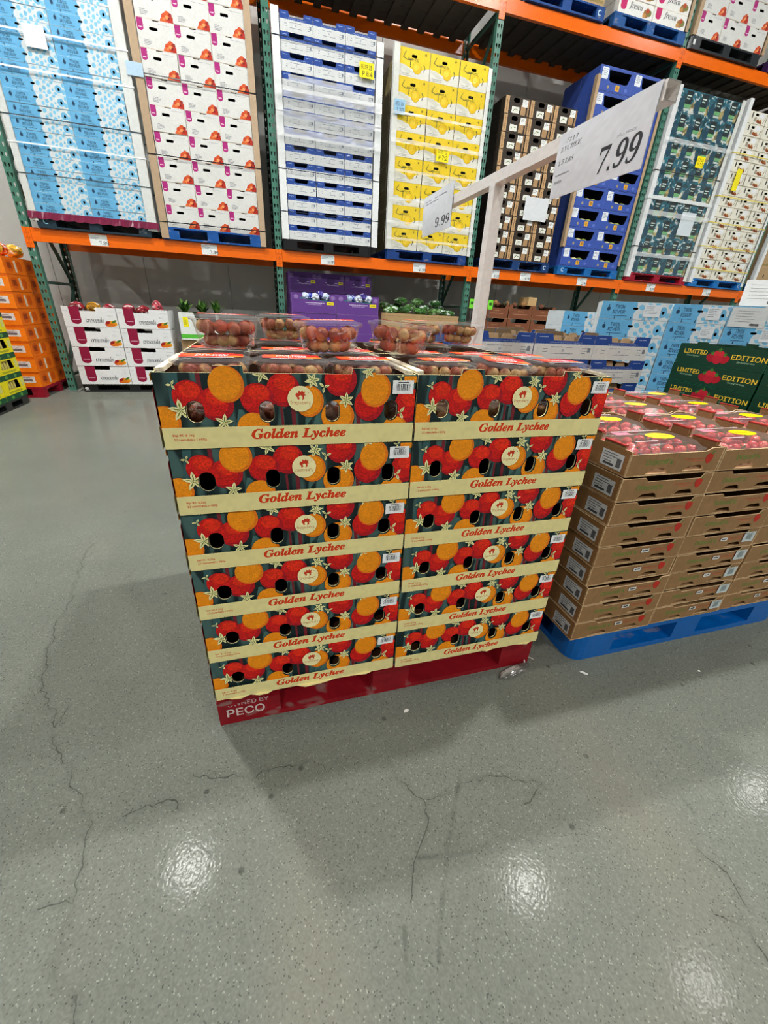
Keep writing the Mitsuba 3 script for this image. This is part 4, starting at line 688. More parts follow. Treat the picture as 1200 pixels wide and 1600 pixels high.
def proto_bw(w, h, d=.4, seed=1, txt='PREMIUM NORTHWEST CHERRIES', tabs=False, wt=(210, 214, 214)):
    r = random.Random(seed)
    Bl = (38, 72, 148)
    prof = sbox(0, 0, w - .002, h).difference(Polygon([(w * .26, h + .01), (w * .30, h * .74), (w * .70, h * .74), (w * .74, h + .01)]))
    body = carton(w - .002, d, h, Bl, (120, 100, 76), (150, 150, 160), front=prof, back=prof, side=sbox(0, 0, d, h * .8))
    if tabs:
        for a in (.30, .52): body.panel(Polygon([(w * a, h * .70), (w * (a + .19), h * .70), (w * (a + .16), h * .93), (w * (a + .03), h * .93)]), .004, (0, .03, 0), (1, 0, 0), (0, 0, 1), (0, 1, 0), (190, 160, 124), (190, 160, 124), (200, 176, 140))
        for x0, x1 in ((.02, .24), (.76, .98)): body.panel(Polygon([(w * x0, h * .7), (w * x1, h * .7), (w * (x1 - .03), h * 1.0), (w * (x0 + .03), h * 1.0)]), .004, (0, .03, 0), (1, 0, 0), (0, 0, 1), (0, 1, 0), Bl, (190, 160, 124), (200, 176, 140))
    P = Print(clip=prof)
    P.add(sbox(0, 0, w, h * .60), wt); P.add(rect(0, h * .60, w, h * .615), (120, 140, 180))
    P.add(rect(w * .06, h * .86, w * .2, h * .89), (150, 170, 214)); P.add(rect(w * .78, h * .86, w * .92, h * .89), (150, 170, 214))
    P.add(fit(sans(txt, 1, False), w * .24, h * .635, w * .78, h * .69), (150, 168, 210))
    g = (140, 146, 156)
    P.add(lines(w * .28, h * .50, w * .42, 1, h * .03, .1, r), g); P.add(lines(w * .3, h * .24, w * .4, 1, h * .03, .1, r), g); P.add(lines(w * .15, h * .42, w * .08, 2, h * .03, h * .12, r), g)
    P.add(rect(w * .46, h * .3, w * .50, h * .42), (170, 176, 186)); P.add(lines(w * .80, h * .46, w * .12, 3, h * .03, h * .1, r), g); P.add(rect(w * .90, h * .3, w * .95, h * .48), (120, 128, 140)); P.add(rect(w * .06, h * .28, w * .065, h * .45), g)
    return [('body', body.ply())] + pr(P)
BW = [proto_bw(.392, .172, seed=k) for k in range(2)]
stack('blue_white_tray', lambda r, c: BW[(r + c) % 2], 3, 13, .395, .172, .525, GY, PZ + .135, 'blue carton tray with white lower front', 'third shelf pallet', 'box', 'top')
pallet(.43, GY - .01, PZ, 1.30, 1.0, .13, BLACK, 'moulded', 'black plastic pallet under the blue and white carton trays on the shelf')
corner_board(.43, GY - .012, PZ + .13, .09, 2.26, (228, 232, 232), 'white edge board left of the blue and white trays')
corner_board(1.715, GY - .012, PZ + .13, .09, 2.16, (228, 232, 232), 'white edge board right of the blue and white trays', True)
film('stretch_film', .42, 1.82, 2.95, 3.75, GY - .02, 'shiny stretch film around the middle of the blue and white trays', 3, .012)
for k, z in enumerate((2.42, 2.88, 3.45, 4.12)): strap(.425, 1.81, GY - .016, GY + .42, z, (40, 48, 66), f'thin dark strap around the blue and white trays, {ORD[k]} from below', .008)
paper(1.49, GY - .035, 3.90, .19, .145, (250, 230, 20), 'yellow note on the blue and white trays on the shelf', ('8139 18', 'P 8:4'), 0, (90, 84, 20))

def proto_mango(w=.42, h=.272, d=.4, seed=1):
    r = random.Random(seed); Y = (236, 206, 30)
    hole = slot(w * .48, h * .74, .075, .03)
    body = carton(w - .002, d, h - .002, (226, 226, 214), (90, 80, 50), (206, 190, 150), front=sbox(0, 0, w - .002, h - .002).difference(hole), top=True, side_col=(120, 110, 74))
    P = Print(clip=sbox(.001, .001, w - .003, h - .003), holes=hole)
    P.add(sbox(0, 0, w, h), (230, 230, 222)); P.add(Polygon([(0, h), (w, h), (w, h * .42), (w * .8, h * .36), (w * .62, h * .24), (w * .4, h * .30), (w * .2, h * .38), (0, h * .30)]), Y)
    P.add(Polygon([(0, h * .42), (w * .2, h * .40), (w * .42, h * .20), (w * .3, h * .12), (w * .1, h * .26), (0, h * .32)]), (214, 216, 204))
    P.add(ell(w * .58, h * .36, .062, .06, 0, 7), (150, 132, 20)); P.add(ell(w * .58, h * .36, .058, .056, 0, 7), (238, 198, 16)); P.add(ell(w * .55, h * .38, .034, .03, 20, 5), (246, 214, 60))
    P.add(LineString([(w * .2, h * .86), (w * .12, h * .66), (w * .26, h * .58), (w * .42, h * .62)]).buffer(.0035), (52, 56, 40))
    P.add(LineString([(w * .36, h * .60), (w * .36, h * .36)]).buffer(.004), (40, 44, 36)); P.add(LineString([(w * .80, h * .5), (w * .84, h * .40), (w * .80, h * .26)]).buffer(.0045), (40, 44, 36))
    P.add(fit(sans('emons', 1, False), w * .28, h * .575, w * .62, h * .66), (60, 62, 36)); P.add(ell(w * .85, h * .86, .012, .012, 0, 4), (120, 104, 20)); P.add(lines(w * .1, h * .12, w * .34, 2, .006, .016, r), (170, 172, 168))
    q = [('body', body.ply())] + pr(P)
    return q
MG = [proto_mango(seed=k) for k in range(2)]
mgb = [('body', MG[0][0][1])]
stack('yellow_lemon_carton', lambda r, c: MG[(r * 3 + c) % 2], 3, 8, .425, .272, 2.02, GY, PZ + .135, 'yellow and white lemon carton', 'fourth shelf pallet', 'box', 'top', backs=mgb)
pallet(1.96, GY - .01, PZ, 1.32, 1.0, .13, (18, 62, 128), 'wood', 'blue pallet under the yellow lemon cartons')
corner_board(1.945, GY - .012, PZ + .13, .075, 2.20, (226, 228, 222), 'white edge board left of the yellow lemon cartons')
corner_board(3.285, GY - .012, PZ + .13, .055, 2.16, (228, 230, 226), 'white edge board right of the yellow lemon cartons', True)
film('stretch_film', 1.93, 3.338, 2.1, 4.1, GY - .016, 'shiny stretch film around the yellow lemon cartons', 5, .010)
paper(1.97, GY - .034, 3.62, .15, .15, (150, 194, 222), 'pale blue note on the yellow lemon cartons', ('MIX 44', '120'), 0, (60, 90, 120))
paper(2.62, GY - .034, 3.20, .19, .16, (250, 230, 20), 'yellow note on the yellow lemon cartons', ('8139 12', 'P 7:2'), 0, (90, 84, 20))

def proto_dark(w=.40, h=.195, d=.4, seed=1):
    r = random.Random(seed); K = (52, 44, 36)
    hole = slot(w * .46, h * .80, .10, .05)
    body = carton(w - .003, d, h - .003, K, (26, 22, 18), (88, 72, 54), front=sbox(0, 0, w - .003, h - .003).difference(hole), top=True)
    P = Print(clip=sbox(.001, .001, w - .004, h - .004), holes=hole)
    P.add(rect(w * .02, h * .03, w * .17, h * .97), (186, 150, 108)); P.add(rect(w * .08, h * .15, w * .11, h * .8), (146, 110, 76))
    P.add(rect(w * .66, h * .06, w * .86, h * .62), (166, 132, 94)); P.add(rect(w * .70, h * .52, w * .92, h * .92), (228, 230, 226)); P.add(lines(w * .72, h * .86, w * .16, 3, .005, .014, r), (150, 150, 150))
    P.add(rect(w * .30, h * .10, w * .60, h * .46), (222, 222, 212)); P.add(LineString([(w * .36, h * .2), (w * .44, h * .34), (w * .53, h * .3)]).buffer(.004), (110, 128, 90))
    P.add(rect(w * .92, h * .05, w * .985, h * .95), (150, 118, 84))
    return [('body', body.ply())] + pr(P)
DK = [proto_dark(seed=k) for k in range(2)]
stack('dark_produce_carton', lambda r, c: DK[(r + c) % 2], 3, 10, .405, .194, 3.60, GY, PZ + .14, 'black and kraft carton with white labels', 'fifth shelf pallet', 'box', 'top', backs=[('body', DK[0][0][1])])
pallet(3.56, GY - .01, PZ, 1.28, 1.0, .14, (20, 60, 112), 'wood', 'dark blue pallet under the black and kraft cartons', [('emblem', {**logo_c(), 'to_world': tf(1.12, -.003, .02)})])
paper(4.17, GY - .03, 2.66, .42, .30, (214, 218, 222), 'large white sheet stuck on the black and kraft cartons')

def proto_crate(w=.6, h=.275, d=.4, seed=1):
    r = random.Random(seed); V = (58, 84, 166)
    win = Polygon([(w * .30, h * .46), (w * .38, h * .40), (w * .80, h * .40), (w * .86, h * .46), (w * .92, h * .86), (w * .26, h * .86)])
    body = carton(w - .003, d, h - .003, V, (40, 44, 70), (90, 110, 180), front=sbox(0, 0, w - .003, h - .003).difference(win), top=True)
    P = Print(clip=sbox(.001, .001, w - .004, h - .004), holes=win)
    P.add(rect(w * .06, h * .48, w * .24, h * .92), (222, 228, 236)); P.add(lines(w * .08, h * .86, w * .14, 4, .006, .02, r), (150, 156, 166))
    P.add(rect(w * .52, h * .10, w * .64, h * .34), (214, 164, 62)); P.add(ell(w * .58, h * .22, .016, .022, 0, 4), (178, 120, 40)); P.add(ell(w * .30, h * .2, .02, .02, 0, 4), (150, 140, 120)); P.add(ell(w * .84, h * .2, .03, .02, 0, 4), (88, 112, 190))
    P.add(rect(w * .02, h * .02, w * .98, h * .05), (40, 60, 130))
    m = M()
    for k in range(3):
        a = trimesh.creation.icosphere(2, .075); a.apply_scale([1.1, .9, .8]); a.apply_translation((w * (.34 + .2 * k), .12, h * .34)); m.mesh(a, ((196, 206, 132), (210, 206, 150), (150, 166, 80))[k], 7)
    return [('body', body.ply())] + pr(P, ('melons_inside', m.ply(), 'pale green fruit seen through the window'))
CR = [proto_crate(seed=k) for k in range(2)]
stack('blue_window_carton', lambda r, c: CR[(r + c) % 2], 2, 9, .6, .275, 5.05, GY, PZ + .135, 'violet blue carton with wide window', 'sixth shelf pallet', 'box', 'top', backs=[('body', CR[0][0][1])])
pallet(5.02, GY - .01, PZ, 1.26, 1.0, .13, (26, 104, 176), 'wood', 'bright blue pallet under the violet blue window cartons', [('emblem', {**logo_c(), 'to_world': tf(.02, -.003, .02)})])
corner_board(5.02, GY - .012, PZ + .4, .05, 2.1, (176, 150, 120), 'brown edge board left of the violet blue window cartons')
corner_board(6.24, GY - .012, PZ + .2, .05, 2.2, (176, 150, 120), 'brown edge board right of the violet blue window cartons', True)

def proto_salad(w=.63, h=.272, d=.4, seed=1):
    r = random.Random(seed)
    body = carton(w - .003, d, h - .003, (24, 78, 92), (20, 40, 50), (60, 120, 130), top=True)
    P = Print(clip=sbox(.001, .001, w - .004, h - .004))
    P.add(sbox(0, 0, w, h), (36, 108, 128), 6)
    for k in range(2):
        x = w * (.04 + .5 * k)
        P.add(ell(x + w * .08, h * .30, .06, .09, 10, 5), (22, 70, 92)); P.add(rect(x + w * .16, h * .34, x + w * .36, h * .94), (18, 40, 46)); P.add(rect(x + w * .17, h * .22, x + w * .37, h * .38), (112, 176, 116))
        P.add(rect(x + w * .19, h * .70, x + w * .33, h * .76), (206, 220, 214)); P.add(rect(x + w * .19, h * .58, x + w * .30, h * .64), (170, 196, 190)); P.add(rect(x + w * .17, h * .10, x + w * .37, h * .19), (196, 208, 200))
        P.add(Polygon([(x + w * .37, h * .04), (x + w * .47, h * .1), (x + w * .48, h * .6), (x + w * .42, h * .5)]), (206, 190, 142), 6); P.add(ell(x + w * .42, h * .26, .04, .06, -15, 4), (180, 166, 110), 6)
    return [('body', body.ply())] + pr(P)
SL = [proto_salad(seed=k) for k in range(2)]
stack('teal_salad_carton', lambda r, c: SL[(r + c) % 2], 2, 9, .635, .272, 6.57, GY, PZ + .135, 'teal printed carton with green label strips', 'seventh shelf pallet', 'box', 'top', backs=[('body', SL[0][0][1])])
pallet(6.50, GY - .01, PZ, 1.40, 1.0, .13, (158, 24, 48), 'wood', 'red pallet on the shelf under the teal printed cartons')
corner_board(6.49, GY - .012, PZ + .06, .085, 2.55, (228, 230, 232), 'white edge board left of the teal printed cartons')
corner_board(7.835, GY - .012, PZ + .06, .07, 2.55, (222, 226, 222), 'white edge board right of the teal printed cartons', True)
film('stretch_film', 6.48, 7.92, 2.1, 4.6, GY - .02, 'shiny stretch film around the teal printed cartons', 9, .012)
for k, (z, c, h_) in enumerate(((2.50, (30, 34, 38), .014), (3.20, (226, 232, 234), .05), (3.55, (30, 34, 38), .012))): strap(6.485, 7.91, GY - .018, GY + .42, z, c, f'{"black" if c[0] < 99 else "wide white"} strap around the teal printed cartons, {ORD[k]} from below', h_)
paper(7.30, GY - .036, 2.72, .32, .34, (206, 216, 222), 'white sheet on the teal printed cartons')
paper(7.25, GY - .036, 3.66, .17, .15, (250, 230, 20), 'yellow note on the teal printed cartons', ('8139 22', 'P 7:5'), 0, (90, 84, 20))

def proto_mush(w=.42, h=.16, d=.4, seed=1):
    r = random.Random(seed); hole = slot(w * .46, h * .74, .07, .03)
    body = carton(w - .003, d, h - .003, (226, 224, 210), (70, 60, 48), (206, 196, 170), front=sbox(0, 0, w - .003, h - .003).difference(hole), top=True, side_col=(120, 112, 96))
    P = Print(clip=sbox(.001, .001, w - .004, h - .004), holes=hole)
    P.add(rect(w * .20, h * .46, w * .26, h * .9), (60, 56, 52)); P.add(rect(w * .36, h * .2, w * .48, h * .55), (150, 142, 128))
    for x, z, a, c in ((.56, .30, .022, (150, 84, 46)), (.64, .22, .02, (120, 62, 34)), (.70, .34, .016, (176, 120, 70)), (.75, .2, .018, (140, 76, 40))): P.add(ell(w * x, h * z, a * 1.3, a, 0, 4), c)
    P.add(rect(w * .60, h * .55, w * .84, h * .92), (230, 234, 238)); P.add(LineString([(w * .86, h * .2), (w * .93, h * .6)]).buffer(.004), (110, 90, 70)); P.add(rect(0, 0, w, h * .04), (150, 146, 124))
    return [('body', body.ply())] + pr(P)
MU = [proto_mush(seed=k) for k in range(2)]
stack('white_mushroom_carton', lambda r, c: MU[(r + c) % 2], 3, 15, .425, .16, 8.06, GY, PZ + .135, 'small white carton with brown pictures', 'eighth shelf pallet', 'box', 'top', backs=[('body', MU[0][0][1])])
pallet(8.00, GY - .01, PZ, 1.38, 1.0, .13, (30, 112, 186), 'wood', 'light blue pallet under the small white cartons with brown pictures', [('emblem', {**logo_c(), 'to_world': tf(.0, -.003, .02)}), ('emblem', {**logo_c(), 'to_world': tf(1.22, -.003, .02)})])
corner_board(7.985, GY - .012, PZ + .06, .075, 2.6, (226, 230, 232), 'white edge board left of the small white cartons')
corner_board(9.342, GY - .012, PZ + .06, .045, 2.6, (222, 226, 226), 'white edge board right of the small white cartons', True)
for k, z in enumerate((2.27, 2.62, 2.98, 3.36, 3.95)): strap(7.98, 9.388, GY - .018, GY + .42, z, (222, 204, 96), f'yellow strap around the small white cartons, {ORD[k]} from below', .014)
paper(8.20, GY - .036, 3.45, .12, .30, (240, 226, 40), 'yellow note on the small white cartons')

kf = [('body', carton(.38, .4, .298, (178, 150, 112), (90, 70, 50), (200, 176, 140), top=True, code=5).ply())] + pr(Print(clip=sbox(0, 0, .38, .298)).add(rect(.17, .12, .20, .17), (60, 56, 50)).add(rect(.02, .02, .36, .05), (150, 130, 80)))
stack('kraft_carton', kf, 3, 8, .385, .30, 9.68, GY, PZ + .135, 'plain kraft carton', 'last shelf pallet at the right edge', 'box')
pallet(9.60, GY - .01, PZ, 1.30, 1.0, .13, BLUE, 'wood', 'blue pallet at the right edge of the shelf under kraft cartons')
corner_board(9.61, GY - .012, PZ + .06, .07, 2.4, (226, 230, 232), 'white edge board left of the kraft cartons')

# ---- upper shelf
UZ = ZT
def proto_fresca(w=.6, h=.155, d=.4):
    body = carton(w - .003, d, h - .003, (232, 232, 228), (80, 66, 50), (206, 190, 160), top=True)
    P = Print(clip=sbox(.001, .001, w - .004, h - .004))
    P.add(unary_union([rect(w * .06, h * .45, w * .22, h), ell(w * .14, h * .45, w * .08, h * .2)]), (196, 40, 104)); P.add(fit(serif('fresca', 1, 'B'), w * .30, h * .36, w * .68, h * .86), (50, 50, 56))
    for dx, dz, a, c in ((0, 0, .05, (150, 110, 60)), (.05, .01, .04, (120, 120, 60)), (.02, .03, .03, (176, 70, 40)), (-.03, -.02, .03, (190, 140, 80))): P.add(ell(w * .80 + dx, h * .38 + dz, a, a * .8, 0, 5), c)
    return [('body', body.ply())] + pr(P)
FR = proto_fresca()
pallet(3.70, GY - .01, UZ, 1.22, 1.0, .14, (24, 72, 140), 'wood', 'blue pallet left of the pink tab cartons on the upper shelf', [('emblem', {**logo_c(), 'to_world': tf(1.06, -.003, .02)})])
stack('kraft_carton', kf, 3, 2, .385, .30, 3.73, GY, UZ + .14, 'plain kraft carton', 'left blue pallet of the upper shelf', 'box')
pallet(5.08, GY - .01, UZ, 1.28, 1.0, .14, (28, 84, 148), 'wood', 'blue pallet under the pink tab cartons on the upper shelf')
stack('pink_tab_carton', FR, 2, 4, .6, .155, 5.12, GY, UZ + .14, 'white carton with pink tab and script lettering', 'upper shelf', 'box')
corner_board(6.325, GY - .012, UZ + .14, .05, .62, (176, 150, 120), 'brown edge board beside the pink tab cartons', True)
pallet(6.475, GY - .01, UZ, 1.44, 1.0, .14, (46, 50, 54), 'moulded', 'black plastic pallet at the right of the upper shelf', [('white_label', {**Print().add(rect(.05, .04, .09, .10), (214, 216, 218)).ply(), 'to_world': tf(0, -.003, 0)})])
POMU = proto_pom(.44, .26, .4, 3)
stack('white_fruit_carton', POMU, 3, 3, .445, .26, 6.55, GY, UZ + .14, 'white carton with magenta tab and fruit', 'upper shelf', 'box')
corner_board(6.475, GY - .012, UZ + .14, .065, .8, (176, 150, 120), 'brown edge board left of the white cartons on the upper shelf')
corner_board(7.885, GY - .012, UZ + .14, .05, .8, (176, 150, 120), 'brown edge board right of the white cartons on the upper shelf', True)
pallet(8.15, GY - .01, UZ, 1.20, 1.0, .14, (60, 30, 84), 'moulded', 'dark purple pallet at the far right of the upper shelf')

# loose turns of stretch film that have gone milky
BW_, LE_, TE_ = 'blue and white trays', 'yellow lemon cartons', 'teal printed cartons'
BANDS = [(.43, 1.80, 3.58, .10, GY - .040, BW_), (.43, 1.80, 3.40, .06, GY - .040, BW_), (.43, 1.80, 3.20, .09, GY - .040, BW_), (.60, 1.4, 3.74, .05, GY - .040, BW_),
         (1.94, 3.338, 3.33, .045, GY - .036, LE_), (1.94, 3.338, 3.62, .03, GY - .036, LE_), (1.94, 3.338, 3.02, .03, GY - .036, LE_), (1.94, 3.338, 2.70, .025, GY - .036, LE_), (1.94, 3.338, 2.42, .03, GY - .036, LE_), (1.94, 3.338, 2.22, .03, GY - .036, LE_),
         (6.49, 7.91, 2.95, .07, GY - .042, TE_), (6.49, 7.91, 3.9, .06, GY - .042, TE_), (6.49, 7.91, 2.35, .06, GY - .042, TE_)]
for k, (x0, x1, z, h_, y, w_) in enumerate(BANDS):
    n_ = sum(q[2] < z and q[5] == w_ for q in BANDS)
    film('film_band', x0, x1, z, z + h_, y, f'milky band of stretch film across the {w_}, {ORD[n_] + " lowest" if n_ else "lowest"}', 20 + k, .014, 'milky_film')

# ------------------------------------------------------------------ goods on the floor
# -- white mango boxes under the first bay
def proto_cres(w=.64, h=.25, d=.45):
    Wt = (228, 230, 232)
    prof = sbox(0, 0, w - .003, h - .002).difference(Polygon([(w * .32, h), (w * .32, h * .80), (w * .62, h * .80), (w * .62, h)]))
    body = carton(w - .003, d, h - .002, Wt, (96, 78, 52), (200, 196, 186), front=prof, back=prof)
    P = Print(clip=prof)
    P.add(unary_union([rect(w * .13, h * .32, w * .32, h), ell(w * .225, h * .32, w * .095, h * .18)]), (140, 20, 60)); P.add(rect(w * .16, h * .34, w * .29, h * .38), (206, 150, 172))
    P.add(fit(serif('crescendo', 1, 'B'), w * .40, h * .24, w * .74, h * .50), (70, 74, 80)); P.add(fit(sans('KEITT', 1, False), w * .82, h * .56, w * .92, h * .64), (150, 152, 158))
    for dx, dz, a, b, rot, c in ((0, 0, .056, .036, 14, (196, 70, 26)), (.045, .004, .05, .032, -8, (222, 150, 30)), (.02, -.014, .05, .022, 4, (216, 112, 26)), (-.02, .014, .03, .018, 20, (150, 30, 30)), (.06, .03, .035, .012, 30, (70, 112, 40))):
        P.add(ell(w * .83 + dx, h * .20 + dz, a, b, rot, 6), c)
    P.add(rect(w * .01, h * .76, w * .10, h * .79), (196, 198, 202)); P.add(rect(w * .84, h * .80, w * .97, h * .82), (196, 198, 202))
    return [('body', body.ply())] + pr(P)
CE = proto_cres()
CX, CYY = -2.50, D - .06
stack('mango_box', CE, 2, 4, .645, .252, CX, CYY, .11, 'white mango box with dark red tab', 'first rack bay', 'box', 'top')
pallet(CX - .02, CYY + .02, 0, 1.36, 1.0, .11, (34, 36, 38), 'moulded', 'black plastic pallet under the white mango boxes', [('emblem', {**Print().add(ell(.06, .05, .025, .016), (206, 208, 210)).add(rect(.04, .025, .09, .032), (206, 208, 210)).ply(), 'to_world': tf(0, -.003, 0)})])
def blob(a, b, c, seed, col, code=6, sub=3, bsdf='bagfilm', amp=.28):
    m = trimesh.creation.icosphere(sub); v = m.vertices
    k = 1 + amp * (meshkit.fbm(v * 1.8, 3, seed) - .5) + amp * .5 * (meshkit.noise(v * 6, seed + 3) - .5)
    m.vertices = v * k[:, None] * [a, b, c]; return M().mesh(m, col, code).ply(bsdf)
BAGM = [blob(.09, .08, .075, 3, (214, 150, 40)), blob(.088, .08, .07, 4, (150, 40, 50)), blob(.075, .07, .10, 5, (196, 80, 90))]
for k, (x, z, q, d_) in enumerate(((-2.36, 1.10, 1, 'dark red'), (-2.17, 1.10, 0, 'yellow'), (-1.98, 1.09, 1, 'dark red'), (-1.74, 1.10, 1, 'dark red'), (-1.55, 1.09, 1, 'dark red'), (-1.37, 1.13, 2, 'pink'))):
    thing('fruit_bag', BAGM[q], tf(x, CYY + .16 + .02 * (k % 2), z, k * 50), f'shiny {d_} fruit bag on top of the white mango boxes, {["first", "second", "third", "fourth", "fifth", "sixth"][k]} from left', 'fruit bag')
# -- white box with green band and greens
gb = carton(.5, .5, .36, (224, 230, 226), (70, 80, 50), (210, 216, 206), front=Polygon([(0, 0), (.5, 0), (.5, .16), (.26, .16), (.20, .36), (0, .36)]))
gp = Print().add(rect(0, .02, .5, .075), (88, 190, 60)).add(rect(.05, .17, .12, .30), (240, 230, 30)).add(rect(.3, .09, .46, .13), (206, 110, 70)).add(rect(.065, .19, .07, .28), (120, 110, 30)).add(rect(.085, .2, .09, .28), (120, 110, 30))
gk = carton(.62, .6, .74, (150, 122, 88), (90, 70, 50), (190, 160, 120), top=True, code=5)
thing('kraft_carton', [('body', gk.ply())], tf(-1.10, D - .05, .0), 'large kraft carton under the white greens box in the first bay', 'box')
thing('greens_box', [('body', gb.ply())] + pr(gp), tf(-1.08, D - .08, .745), 'white box with green band and yellow tag beside the white mango boxes', 'box')
def leafy(seed, r=.12, n=26, h=.2):
    rr = random.Random(seed); m = M()
    for k in range(n):
        a, e = rr.uniform(0, 2 * PI), rr.uniform(.3, 1.4); L, wd = rr.uniform(.7, 1) * r, rr.uniform(.02, .035)
        d_ = np.array([math.cos(a) * math.cos(e), math.sin(a) * math.cos(e), math.sin(e) * h / r]); s_ = np.array([-math.sin(a), math.cos(a), 0]); o = np.array([rr.uniform(-.03, .03), rr.uniform(-.03, .03), 0])
        p0, p1, p2 = o, o + d_ * L * .55, o + d_ * L + np.array([math.cos(a), math.sin(a), -.3]) * .03
        col = rr.choice(((60, 104, 44), (88, 132, 58), (40, 78, 34), (120, 156, 80)))
        t = np.array([[p0 - s_ * wd * .3, p0 + s_ * wd * .3, p1 + s_ * wd], [p0 - s_ * wd * .3, p1 + s_ * wd, p1 - s_ * wd], [p1 - s_ * wd, p1 + s_ * wd, p2]]); m.tris(t, col)
    return m.ply()
LF = [leafy(1), leafy(2)]
for k, (x, z) in enumerate(((-.93, 1.11), (-.78, 1.11), (-.66, 1.11))): thing('leafy_green', LF[k % 2], tf(x + .08 * (k - 1), D + .14 + .1 * (k % 2), z, 60 * k), f'bunch of dark leafy greens above the white greens box, {cols(3)[k]}', 'vegetable')

# -- purple boxes under the second bay
def proto_purple(w, h, d=.5, win=True):
    V = (100, 62, 140)
    wn = Polygon([(w * .24, h * .70), (w * .84, h * .66), (w * .84, h), (w * .24, h)]) if win else Polygon()
    prof = sbox(0, 0, w - .003, h - .002).difference(wn) if win else sbox(0, 0, w - .003, h - .002)
    body = carton(w - .003, d, h - .002, V, (50, 40, 70), (140, 110, 170), front=prof, top=not win)
    P = Print(clip=prof)
    if win: P.add(Polygon([(w * .18, h * .70), (w * .84, h * .62), (w * .84, h * .68), (w * .18, h * .76)]), (40, 120, 130))
    for x in (.10, .92): P.add(ell(w * x, h * .80, .035, .03, 0, 5), (140, 110, 172))
    P.add(rect(w * .30, h * .50, w * .74, h * .54), (196, 184, 214)); P.add(rect(w * .36, h * .42, w * .66, h * .45), (170, 150, 196)); P.add(rect(w * .78, h * .44, w * .94, h * .60), (238, 220, 40)); P.add(rect(w * .81, h * .50, w * .92, h * .53), (90, 90, 60))
    if not win: P.add(ell(w * .5, h * .62, .07, .05, 0, 5), (76, 46, 110)); P.add(rect(w * .2, h * .38, w * .8, h * .41), (170, 150, 196))
    q = [('body', body.ply())] + pr(P)
    if win:
        m = M()
        for k in range(5):
            a = trimesh.creation.icosphere(2); a.vertices *= (1 + .3 * (meshkit.noise(a.vertices * 4, k) - .5))[:, None] * [.075, .07, .06]; a.apply_translation((w * (.30 + .12 * k), .09 + .02 * (k % 2), h * .80 + (.03 if k == 3 else 0)))
            m.mesh(a, ((176, 196, 230), (60, 70, 170), (206, 216, 232), (70, 60, 150), (190, 206, 232))[k], 6)
        q.append(('bagged_goods', m.ply('bagfilm'), 'blue and white bags showing in the opening'))
    return q
PUL = proto_purple(.66, .262, win=False)
PU, PUB = proto_purple(.66, .262), proto_purple(.44, .265, win=False)
stack('purple_box', lambda r, c: PU if r == 4 else [PUL[0]], 2, 5, .665, .262, .50, D - .22, .132, 'purple carton with opening', 'under the second rack bay', 'box', 'down')
stack('purple_box', lambda r, c: PUB, 3, 6, .445, .268, .50, D + .32, .132, 'purple carton of the rear stack', 'under the second rack bay', 'box', 'down')
pallet(.48, D - .22, 0, 1.37, 1.08, .13, (34, 36, 38), 'wood', 'dark pallet under the purple cartons')
# -- kraft bin with green salad bags
kb = carton(1.34, .9, 1.235, (176, 146, 104), (110, 88, 60), (200, 172, 130), code=5)
kb.panel(sbox(0, 0, 1.33, .89), .01, (0, 0, 1.20), (1, 0, 0), (0, 1, 0), (0, 0, -1), (150, 120, 84), (150, 120, 84), (150, 120, 84))
thing('kraft_bin', [('body', kb.ply())], tf(1.90, D - .12, 0), 'tall kraft bin heaped with green salad bags under the second bay', 'bin')
SB_ = [blob(.112, .095, .05, 11 + k, ((70, 120, 56), (96, 140, 74), (60, 104, 52))[k], amp=.55) for k in range(3)]
k = 0
for row, (zz, yy, n) in enumerate(((1.28, .15, 5), (1.315, .37, 4), (1.33, .60, 5), (1.405, .40, 3))):
    for j in range(n):
        k += 1; x = (2.08, 2.19, 2.08, 2.32)[row] + (1.03, .82, 1.03, .62)[row] / (n - 1) * j + R.uniform(-.01, .01)
        thing('salad_bag', SB_[k % 3], tf(x, D - .12 + yy, zz + R.uniform(-.02, .02) - .0004 * 0, R.uniform(-25, 25), R.uniform(-12, 12)), f'shiny bag of green leaves heaped on the kraft bin, {["front", "middle", "back", "uppermost"][row]} row, {ORD[j] if j else "first"} from left', 'salad bag')
# -- brown produce crates under the third bay
def proto_brown(w=.46, h=.222, d=.4, seed=1):
    body = carton(w - .004, d, h - .004, (122, 74, 52), (70, 48, 34), (176, 130, 90), front=Polygon([(0, 0), (w - .004, 0), (w - .004, h - .004), (w * .9, h - .004), (w * .84, h * .72), (w * .16, h * .72), (w * .1, h - .004), (0, h - .004)]), code=5)
    P = Print().add(rect(w * .2, h * .3, w * .8, h * .36), (160, 112, 84)).add(rect(w * .36, h * .5, w * .62, h * .56), (160, 112, 84))
    return [('body', body.ply())] + pr(P)
BR = proto_brown()
stack('brown_crate', BR, 3, 6, .47, .222, 3.72, D - .10, .132, 'reddish brown produce crate', 'under the third rack bay', 'crate', 'down')
pallet(3.70, D - .10, 0, 1.43, 1.0, .13, (60, 52, 44), 'wood', 'dark pallet under the reddish brown produce crates')
kc = carton(.16, .3, .13, (196, 160, 112), (120, 96, 64), (210, 180, 130), top=True, code=5)
for k, (x, z) in enumerate(((4.40, 1.47), (3.52, 1.32))):
    pass
thing('kraft_carton', [('body', kc.ply())], tf(4.56, D - .06, 1.462), 'small kraft carton on top of the reddish brown crates', 'box')
VG = [blob(.045, .045, .04, 31, (112, 70, 52), 0, 2, 'card', .4), blob(.05, .045, .04, 32, (64, 60, 40), 0, 2, 'card', .4), blob(.045, .04, .04, 33, (150, 110, 70), 0, 2, 'card', .4)]
